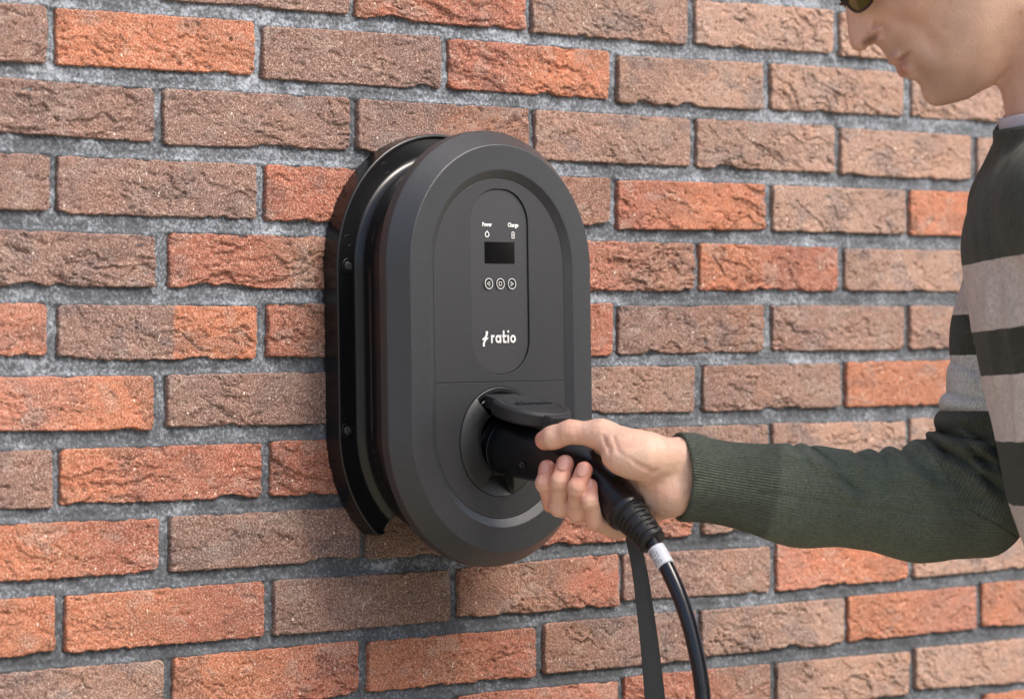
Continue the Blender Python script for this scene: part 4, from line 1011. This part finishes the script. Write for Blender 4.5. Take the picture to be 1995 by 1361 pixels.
def onto(f_, px, py, d0=2.5):
    """where the line of sight through a pixel meets a surface"""
    t = d0
    for _ in range(60):
        t += float(f_(at_depth(px, py, t)[None])[0])*0.8
        if t > 3.2: break
    return at_depth(px, py, min(t, 3.0))
TFOLDS = []
# torso of the sweater and the near arm
TU = np.array([Kp(2037, 480), Kp(2058, 600), Kp(2087, 700), Kp(2134, 900), Kp(2212, 1100), Kp(2310, 1400)])
TRr = [0.075, 0.068, 0.066, 0.066, 0.070, 0.075]
def torso_sdf(P):
    d = None
    for i in range(5):
        ra, rb = [(0.104, 0.106, 0.110, 0.112, 0.112, 0.112)[k] for k in (i, i+1)]
        s_ = seg(P, TU[i]+RT*0.02, TU[i+1]+RT*0.02, ra*0.64, rb*0.64)
        # broad in depth: squash along the view by stretching the capsule
        a, b = TU[i]+RT*0.035, TU[i+1]+RT*0.035; ab = b-a; t = np.clip(((P-a)@ab)/(ab@ab), 0, 1); q = P-a-t[:, None]*ab
        r = ra+(rb-ra)*t; qf = q@FW; q2 = q-qf[:, None]*FW+(qf*0.62)[:, None]*FW
        s_ = np.sqrt((q2*q2).sum(1))-r
        d = s_ if d is None else np.minimum(d, s_)
    d = smin(d, seg(P, at_depth(1999, 400, 2.84), at_depth(2064, 285, 2.79), 0.0525, 0.054), 0.012)
    d = smin(d, seg(P, at_depth(2064, 285, 2.79), Kp(2130, 360, 0), 0.050, 0.07), 0.01)
    d = smin(d, seg(P, Kp(2085, 400, -0.12), Kp(2130, 370, 0), 0.060, 0.062), 0.02)
    na = seg(P, Kp(2115, 420, -0.15), ELL, 0.056, 0.048); d = smin(d, na, 0.012)
    d = smin(d, seg(P, ELL, HAL+np.array([0, 0, 0.03]), 0.050, 0.040), 0.015)
    for a, b, amp, w in TFOLDS: d = d-fold(P, a, b, amp, w)
    d = d-0.003*noise3(P[:, 0]*9, P[:, 1]*9, P[:, 2]*9, 23)
    axn = (neck_b-neck_a)/np.linalg.norm(neck_b-neck_a); sn = (P-neck_a)@axn
    band = seg(P, neck_a+axn*0.060, neck_b+axn*0.03, 0.0690, 0.0760); band = smax(band, (0.0695-sn), 0.002); d = smin(d, band, 0.012)
    d = smax(d, seg(P, neck_a, neck_b+(neck_b-neck_a)*0.2, 0.0632, 0.0632)*-1, 0.003)
    return d
TFOLDS = [(onto(torso_sdf, a, b), onto(torso_sdf, c, d), e, f) for a, b, c, d, e, f in ((1932,300,1902,478,.0065,.007),(1957,285,1925,500,.0060,.008),(1985,290,1955,520,.0055,.008),(1925,530,1945,760,.0055,.009),(1965,510,1978,700,.0050,.010),(1990,900,1985,700,.005,.010))]
def body_sdf(P):
    d = torso_sdf(P)+0.013; d = np.maximum(d, 0.86-P[:, 2]); d = smin(d, seg(P, HIPR, HIPL, 0.095, 0.095), 0.05)
    d = smin(d, seg(P, neck_b, Kp(2125, 420), 0.052, 0.06), 0.04)
    d = smin(d, seg(P, SHR, EL, 0.034, 0.030), 0.02); d = smin(d, seg(P, EL, WR2, 0.034, 0.0220), 0.012)
    d = smin(d, seg(P, SHL, ELL, 0.043, 0.036), 0.02); d = smin(d, seg(P, ELL, HAL, 0.036, 0.026), 0.012)
    for a, k, n in ((HIPR, KNR, ANR), (HIPL, KNL, ANL)):
        d = smin(d, seg(P, a, k, 0.080, 0.052), 0.03); d = smin(d, seg(P, k, n, 0.050, 0.036), 0.02)
        d = smin(d, seg(P, n-np.array([0, 0, 0.04]), n-RT*0.15-np.array([0, 0, 0.065]), 0.035, 0.026), 0.02)
    # left hand at the thigh: palm and five fingers
    d = smin(d, seg(P, HAL, HAL-np.array([0, 0, 0.085]), 0.024, 0.030, (FW, 0.5)), 0.01)
    for k in range(4):
        a = HAL-np.array([0, 0, 0.09])+RT*(0.024-0.016*k); b = a-np.array([0, 0, 0.045])-RT*0.006; c = b-np.array([0, 0, 0.025+0.006*(k in (1, 2))])-RT*0.012+FW*0.012
        d = smin(d, seg(P, a, b, 0.0088, 0.0082), 0.003); d = smin(d, seg(P, b, c, 0.0080, 0.0066), 0.002)
    a = HAL-RT*0.022-np.array([0, 0, 0.025]); b = a-RT*0.022-np.array([0, 0, 0.04]); d = smin(d, seg(P, a, b, 0.012, 0.0095), 0.006); d = smin(d, seg(P, b, b-np.array([0, 0, 0.03])+FW*0.006, 0.0095, 0.008), 0.003)
    return d
BP = np.array([SHR, SHL, EL, WR2, ANR, ANL, HIPR, HIPL, ELL, HAL, neck_b, CH, WA])
lo = BP.min(0)-0.16; hi = BP.max(0)+0.16; lo[2] = -0.01
BV, BF = surface_nets(body_sdf, lo, hi, 0.0075)
bc = np.tile(base_skin, (len(BV), 1))
V = np.vstack([HV, FV, BV]); F = np.vstack([HF, FF+len(HV), BF+len(HV)+len(FV)]); C = np.vstack([hc, fc, bc])
link('body', mesh_np('body', V, F, C), SKIN.m, person)

# ---- finger nails
NAIL = Mat('nail', 0.42, 0.4, (0.66, 0.35, 0.28)).m
def nail(c, along, out, w, l):
    along = along/np.linalg.norm(along); out = out-(out@along)*along; out /= np.linalg.norm(out); side = np.cross(along, out)
    V = []; n, m_ = 11, 9
    for i in range(n):
        for j in range(m_):
            s_ = -1+2*i/(n-1); t = -1+2*j/(m_-1)
            x = s_*math.sqrt(max(0, 1-0.5*t*t))*w; y = t*math.sqrt(max(0, 1-0.42*s_*s_))*l
            V.append(c+side*x+along*y+out*(0.0004-x*x/(2*w*1.15)-0.10*max(0, t)*l*0.6*abs(t)))
    Vn = np.array(V); Fn = grid_faces(n, m_); nn = len(Vn)
    Vb = Vn-out*0.0009; rim = np.arange(n*m_).reshape(n, m_); loop = np.concatenate([rim[:, 0], rim[-1, 1:], rim[-2::-1, -1], rim[0, -2:0:-1]]); k = len(loop)
    Vn = np.vstack([Vn, Vb[loop]]); j = np.arange(k); j2 = (j+1) % k
    me = mesh_np('nail', Vn, np.vstack([Fn, np.stack([loop[j], nn+j, nn+j2, loop[j2]], 1)])); fix_normals(me); link('nail', me, NAIL, person)
for (x, y, rx, w, l), f in zip(((1055.5, 916, -0.5, .0050, .0060), (1094, 908, -0.25, .0058, .0068), (1131, 919, -0.25, .0054, .0064), (1145, 951, -0.35, .0044, .0056)), FJ):
    along = f[0][0]-f[1][0]; mid = f[0][0]*0.62+f[1][0]*0.38
    out = vw+RT*rx*0.9+UP*0.1; al = along/np.linalg.norm(along); o2 = out-(out@al)*al; o2 /= np.linalg.norm(o2)
    r = f[0][1]*0.62+f[1][1]*0.38
    nail(f[0][0]+o2*(f[0][1]*1.0+0.0006)-al*0.0012, along, out, w, l)
al = TJ[0][0]-TJ[1][0]; nail(TJ[0][0]+UP*0.0075+vw*0.0035+al*0.0, al, UP+vw*0.35, 0.0062, 0.0068)

# ---- sweater
def knit(name, bands, ribbed=False):
    """bands: (low, high, colour) on the vertex attribute 'level'; elsewhere the colour attribute"""
    m = Mat(name, 0.95, 0.12)
    c = m.attr('Col'); lv = m.attr('level', 'Fac'); lv = m.math('ADD', lv, m.math('MULTIPLY', m.math('SUBTRACT', m.noise(25, 3, 0.6), 0.5), 0.003))
    lv = m.math('ADD', lv, m.math('MULTIPLY', m.math('SUBTRACT', m.noise(500, 1, 0.5), 0.5), 0.0012))
    for lo, hi, cl in bands:
        k = m.math('MULTIPLY', m.math('GREATER_THAN', lv, lo), m.math('LESS_THAN', lv, hi)); c = m.mix(k, c, tuple(cl))
    n1 = m.noise(800, 3, 0.7); n2 = m.noise(50, 4, 0.6)
    c = m.mix(m.ramp(n1, [(0.34, (0.75,)*3), (0.60, (0, 0, 0))]), c, (0.45, 0.45, 0.45), 'MULTIPLY')
    n4 = m.noise(240, 3, 0.65)
    c = m.mix(m.ramp(n4, [(0.36, (0.5,)*3), (0.58, (0, 0, 0))]), c, (0.62, 0.62, 0.62), 'MULTIPLY')
    if ribbed:
        rv = m.math('MULTIPLY', m.math('SUBTRACT', 0.5, m.math('MULTIPLY', m.math('SINE', m.attr('rib', 'Fac')), 0.5)), m.attr('cuff', 'Fac'))
        c = m.mix(m.math('MULTIPLY', rv, 0.55), c, (0.40, 0.40, 0.40), 'MULTIPLY')  # shade in the gaps between ribs, painted into the colour
    c = m.mix(m.ramp(n1, [(0.55, (0, 0, 0)), (0.80, (0.35,)*3)]), c, (0.42, 0.46, 0.40), 'MIX')
    m.color(m.mix(m.ramp(n2, [(0.35, (0, 0, 0)), (0.7, (0.5,)*3)]), c, (0.70, 0.72, 0.70), 'MULTIPLY'))
    nb = m.bump(m.math('ADD', m.math('MULTIPLY', n1, 1.0), m.math('MULTIPLY', m.noise(130, 4, 0.6), 1.5)), 0.0010, 0.9)
    if ribbed:
        rb = m.math('MULTIPLY', m.math('SINE', m.attr('rib', 'Fac')), m.attr('cuff', 'Fac')); nb = m.bump(rb, 0.0008, 1.0, prev=nb)
    m.normal(nb)
    m.b.inputs['Sheen Weight'].default_value = 0.12; m.b.inputs['Sheen Roughness'].default_value = 0.5
    return m.m
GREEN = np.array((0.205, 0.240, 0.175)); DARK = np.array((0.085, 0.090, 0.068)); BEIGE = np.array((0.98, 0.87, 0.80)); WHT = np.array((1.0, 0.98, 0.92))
Cf = at_depth(1340, 927, 2.862) ; 
C0 = on_plug(1322, 926, -0.043); C1 = at_depth(1560, 965, 2.846); C2 = at_depth(1800, 981, 2.860); C3 = at_depth(1905, 990, 2.865)
U1 = at_depth(1915, 860, 2.868); U2 = at_depth(1958, 640, 2.870); U3 = at_depth(1985, 490, 2.868)
axA = (C1-C0)/np.linalg.norm(C1-C0)
def to_px(P):
    d = P-CAM; z_ = d@FW; return 997.5+FOC*(d@RT)/z_, 680.5-FOC*(d@UP)/z_
FOLD_LIST = ((1818,850,1920,870,.0085,.0060),(1800,852,1850,868,.0070,.0055),(1840,862,1925,918,.0075,.0060),(1776,856,1830,902,.0060,.0060),(1822,896,1940,962,.0065,.0065),(1733,864,1765,906,.0045,.0060),(1760,900,1806,946,.0045,.0065),
    (1647,880,1684,908,.0035,.0065),(1564,876,1616,932,.0052,.0060),(1608,924,1664,980,.0045,.0065),(1690,872,1722,905,.0030,.0060),(1532,868,1552,890,.0035,.006),(1858,850,1955,905,.0070,.0060),(1880,900,1975,948,.0050,.0065),
    (1828,812,1915,826,.0050,.0060),(1832,770,1910,790,.0035,.0065),(1846,722,1905,738,.0025,.007),(1868,640,1920,655,.0025,.007))
def sleeve_base(P):
    d = seg(P, C0, C1, 0.0388, 0.0415, (vw, 0.93)); 
    d = smin(d, seg(P, C1, C2, 0.0415, 0.0475, (vw, 0.88)), 0.02); d = smin(d, seg(P, C2, C3, 0.0490, 0.0430), 0.02)
    up_ = smin(seg(P, C3, U1, 0.040, 0.041), seg(P, U1, U2, 0.041, 0.0435), 0.02); up_ = smin(up_, seg(P, U2, U3, 0.0435, 0.046), 0.02)
    d = smin(d, up_, 0.014)
    return d
FOLDS = []
for f_ in FOLD_LIST: FOLDS.append((at_depth(f_[0], f_[1], 2.85), at_depth(f_[2], f_[3], 2.85), f_[4], f_[5]))
SEAM_LINE = [(1468, 955), (1560, 966), (1640, 984), (1760, 994), (1860, 987), (1950, 950)]
def fold_near(P, a, b, amp, w, mid=2.880):
    """ridge and trough of cloth along a line seen on the street side of the arm"""
    ab = b-a; ab = ab-(ab@FW)*FW; L = np.linalg.norm(ab); ab = ab/L; pr = np.cross(ab, FW); q = P-a; s_ = q@ab; x = q@pr
    x = x-0.0035*np.sin(s_*55+amp*900)
    t = np.clip(s_/L, -0.2, 1.2); env = sstep(-0.15, 0.25, t)*sstep(1.15, 0.7, t); near = sstep(mid+0.012, mid-0.012, (P-CAM)@FW)
    return amp*env*near*(0.9*np.exp(-(x/w)**2)-1.0*np.exp(-np.abs(x-1.25*w)/(0.42*w)))
def sleeve_out(P):
    d = sleeve_base(P)
    for a, b, amp, w in FOLDS: d = d-fold_near(P, a, b, amp*1.25, w)
    for p0_, p1_ in zip(SEAM_LINE[:-1], SEAM_LINE[1:]):
        a = at_depth(*p0_, 2.85); b = at_depth(*p1_, 2.85); ab = b-a; ab = ab-(ab@FW)*FW; L = np.linalg.norm(ab); ab = ab/L; q = P-a; s_ = q@ab; x = q@np.cross(ab, FW)
        d = d+0.0016*np.exp(-(x/0.0026)**2)*(s_ > 0)*(s_ < L)*((P-CAM)@FW < 2.855)
    s_ = (P-C0)@axA
    d = d-0.0008*noise3(P[:, 0]*22, P[:, 1]*22, P[:, 2]*22, 13)-0.0008*noise3(P[:, 0]*45, P[:, 1]*45, P[:, 2]*30, 14)*sstep(0.10, 0.2, s_)
    # waist of the cuff
    d = d+0.0022*np.exp(-((s_-0.040)/0.030)**2)-0.0*s_-0.0015*np.exp(-((s_-0.010)/0.008)**2)
    return d
ncut = RT*0.95+FW*0.30; ncut /= np.linalg.norm(ncut)
def sleeve_sdf(P):
    d = sleeve_out(P); s_ = (P-C0)@axA
    d = smax(d, -seg(P, C0-axA*0.03, C0+axA*0.032, 0.0345, 0.0335, (vw, 0.93)), 0.002)
    return smax(d, -((P-C0)@ncut), 0.0015)
sp_ = np.array([C0, C1, C2, C3, U1, U2, U3])
SV, SF = surface_nets(sleeve_sdf, sp_.min(0)-0.075, sp_.max(0)+0.075, 0.0019)
def arc_param(P):
    """length along the arm and angle round it"""
    ch_ = [C0, C1, C2, (C3+C2)/2+0, U1, U2, U3]; best = np.full(len(P), 1e9); S_ = np.zeros(len(P)); acc_ = 0; TA = np.zeros(len(P))
    for a, b in zip(ch_[:-1], ch_[1:]):
        ab = b-a; L = np.linalg.norm(ab); t = np.clip(((P-a)@ab)/L**2, 0, 1); q = P-a-t[:, None]*ab; r = (q*q).sum(1); m_ = r < best
        T = ab/L; e1 = np.cross(T, FW); e1 /= np.linalg.norm(e1); e2 = np.cross(T, e1)
        ang = np.arctan2(q@e1, -(q@FW)*1.15)
        best[m_] = r[m_]; S_[m_] = acc_+t[m_]*L; TA[m_] = ang[m_]; acc_ += L
    return S_, TA
AS, AT = arc_param(SV)
yv = SV
hU = (SV-U1)@((U3-U1)/np.linalg.norm(U3-U1))          # height along the upper arm
upper = SV[:, 2] > (U1[2]-0.02)
Ls = np.linalg.norm(U3-U1)
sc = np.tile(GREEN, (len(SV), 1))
tt = sstep(0.20, 0.36, AS)[:, None]; sc = sc*(1-tt)+DARK*1.15*tt  # the torso's shade on the elbow, put into the knit colour
z_b = lambda py: at_depth(1900, py, 2.84)[2]
wob = 0.0015*noise3(SV[:, 0]*30, SV[:, 1]*30, 0*SV[:, 2], 3)
zz = SV[:, 2]+wob-0.02*((SV-U2)@RT)*0
KNIT_S = knit('fine_knit_sleeve', [(z_b(bot), z_b(top), cl) for top, bot, cl in ((498, 612, BEIGE), (612, 691, DARK), (691, 800, WHT))], True)
# cuff ribs: bump, with the shade between them put into the colour
ctr = sstep(0.086, 0.080, AS)
nrm = None
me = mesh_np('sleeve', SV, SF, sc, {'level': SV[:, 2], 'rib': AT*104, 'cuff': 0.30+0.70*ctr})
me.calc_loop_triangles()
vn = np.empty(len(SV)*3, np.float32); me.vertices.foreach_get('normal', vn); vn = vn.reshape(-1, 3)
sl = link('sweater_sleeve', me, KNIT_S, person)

tp = np.vstack([TU, [SHR, SHL, ELL, HAL]])
lo = tp.min(0)-0.19; hi = tp.max(0)+0.19; lo[2] = 0.84
TV, TF = surface_nets(torso_sdf, lo, hi, 0.0050)
ax_ = (TU[4]-TU[1])/np.linalg.norm(TU[4]-TU[1])
tc_ = np.tile(DARK, (len(TV), 1))
# stripes follow the body, rising a little towards the back
hgt = TV[:, 2]-((TV-TU[2])@RT)*0.16
def h_at(px, py): q = at_depth(px, py, 2.68); return q[2]-((q-TU[2])@RT)*0.16
KNIT_B = knit('fine_knit_body', [(h_at(*bot), h_at(*top), cl) for top, bot, cl in (((1900, 512), (1905, 648), BEIGE), ((1930, 735), (1945, 868), BEIGE*1.08), ((1990, 990), (1990, 1110), BEIGE), ((2000, 1200), (2000, 1320), WHT))])
me = mesh_np('sweater_body', TV, TF, tc_, {'level': hgt})
link('sweater_body', me, KNIT_B, person)

# shirt collar, trousers, shoes, hair and glasses
def clothes(name, f_, lo, hi, h, mat, col=None):
    V, F = surface_nets(f_, lo, hi, h); c = np.tile(np.array(col), (len(V), 1)) if col is not None else None
    me = mesh_np(name, V, F, c); return link(name, me, mat, person)
def collar(P):
    ax = (neck_b-neck_a)/np.linalg.norm(neck_b-neck_a); s_ = (P-neck_a)@ax; q = P-neck_a-s_[:, None]*ax
    d = np.abs(np.sqrt((q*q).sum(1))-0.0615-0.06*np.maximum(s_-0.065, 0))-0.0022; front = -(q@RT)
    s0 = 0.060
    return np.maximum(np.maximum(d, s0-s_), s_-0.076)
SHIRT = Mat('shirt_cotton', 0.85, 0.2); SHIRT.color(SHIRT.mix(SHIRT.noise(500, 2, 0.5), (0.55, 0.52, 0.58), (0.74, 0.72, 0.76)))
clothes('shirt_collar', collar, neck_b-0.12, neck_b+0.10, 0.0025, SHIRT.m)
def trousers(P):
    d = smin(seg(P, HIPR, HIPL, 0.115, 0.115), ell(P, HIP+UP*0.05, (RT, UP, FW), (0.115, 0.10, 0.16)), 0.04)
    for a, k, n in ((HIPR, KNR, ANR), (HIPL, KNL, ANL)): d = smin(d, seg(P, a, k, 0.094, 0.066), 0.03); d = smin(d, seg(P, k, n, 0.066, 0.056), 0.02)
    return d-0.003*noise3(P[:, 0]*18, P[:, 1]*18, P[:, 2]*10, 5)
q = np.array([HIPR, HIPL, KNR, KNL, ANR, ANL, HIP]); lo = q.min(0)-0.17; hi = q.max(0)+0.2; lo[2] = 0.05
DEN = Mat('dark_denim', 0.9, 0.2); DEN.color(DEN.mix(DEN.noise(300, 3, 0.6), (0.02, 0.028, 0.05), (0.05, 0.065, 0.10)))
clothes('trousers', trousers, lo, hi, 0.009, DEN.m)
LEA = Mat('brown_leather', 0.5, 0.4, (0.10, 0.055, 0.03)).m
for n in (ANR, ANL):
    def shoe(P, n=n):
        a = gpt(n+RT*0.04, 0.045); b = gpt(n-RT*0.17, 0.038)
        d = smin(seg(P, a, b, 0.046, 0.040), seg(P, gpt(n, 0.12), gpt(n, 0.05), 0.048, 0.045), 0.03); return np.maximum(d, 0.002-P[:, 2])
    clothes('shoe', shoe, gpt(n, 0)-0.24, gpt(n, 0.18)+0.12, 0.008, LEA)
def hair(P):
    f, u, z = to_face(P); d = head_sdf(P)-0.008-0.003*noise3(P[:, 0]*90, P[:, 1]*90, P[:, 2]*90, 8)
    line = np.maximum(0.168-u-np.clip(-f-0.01, 0, 0.06)*0.9, -(-f-0.0)*1.0-0.2)      # hairline
    side = np.minimum(np.maximum(0.178-u, 0), 1)
    cutf = np.where(f > -0.075, 0.185-u+f*0.35, np.where(f > -0.108, 0.135-u, 0.055-u))
    return smax(d, cutf, 0.006)
HAIR = Mat('brown_hair', 0.6, 0.3); HAIR.color(HAIR.mix(HAIR.noise(400, 3, 0.6), (0.035, 0.02, 0.012), (0.10, 0.06, 0.035))); HAIR.normal(HAIR.bump(HAIR.noise(600, 2, 0.6), 0.002, 1.0))
clothes('hair', hair, corn.min(0)-0.02, corn.max(0)+0.02, 0.0035, HAIR.m)
# glasses: two lenses with yellow reflection painted in, a thin rim, bridge and temples
FRAME = plastic('dark_spectacle_frame', (0.03, 0.012, 0.010), 0.25)
LENS = Mat('lens_painted_reflection', 0.06, 0.6, (0.12, 0.095, 0.015)).m
gl = None
for sgn in (1, -1):
    c = from_face(0.0060, 0.1225, 0.031*sgn)
    e_f = RH*ef[0]+UH*ef[1]; e_u = RH*eu[0]+UH*eu[1]; nrm_ = (e_f*0.93+TH*sgn*0.36); nrm_ /= np.linalg.norm(nrm_); sd_ = np.cross(e_u, nrm_); sd_ /= np.linalg.norm(sd_)
    n_ = 40; Pth = []
    for k in range(n_+1):
        a = 2*math.pi*k/n_; rx = 0.0265; ry = 0.0195
        x = rx*np.sign(math.cos(a))*abs(math.cos(a))**0.75; y = ry*np.sign(math.sin(a))*abs(math.sin(a))**0.75
        Pth.append(c+sd_*x+e_u*y-nrm_*(x*x)*4)
    r_ = sweep('glasses_rim', Pth, [0.0014]*len(Pth), FRAME, person, 10, caps=False, ref=Vector(nrm_))
    Vn = []; 
    for i in range(6):
        for p in Pth[:-1]:
            k = i/5; q = p*(1-k)+c*k+nrm_*0.0; Vn.append(q)
    Fn = [(i*n_+j, i*n_+(j+1) % n_, (i+1)*n_+(j+1) % n_, (i+1)*n_+j) for i in range(5) for j in range(n_)]
    Vn = np.array(Vn); Vb = Vn-nrm_*0.0016; me = mesh_py('glasses_lens', np.vstack([Vn, Vb]), Fn+[tuple(q+len(Vn) for q in fq)[::-1] for fq in Fn]); link('glasses_lens', me, LENS, person)
    a = c+sd_*0.0265*(1 if (sd_@TH)*sgn > 0 else -1)+e_u*0.006
    sweep('glasses_temple', [a, from_face(-0.03, 0.122, 0.068*sgn), from_face(-0.095, 0.125, 0.080*sgn), from_face(-0.112, 0.105, 0.080*sgn)], [0.0018]*4, FRAME, person, 10)
sweep('glasses_bridge', [from_face(0.012, 0.117, 0.010), from_face(0.0165, 0.119, 0.0), from_face(0.012, 0.117, -0.010)], [0.0014]*3, FRAME, person, 10)
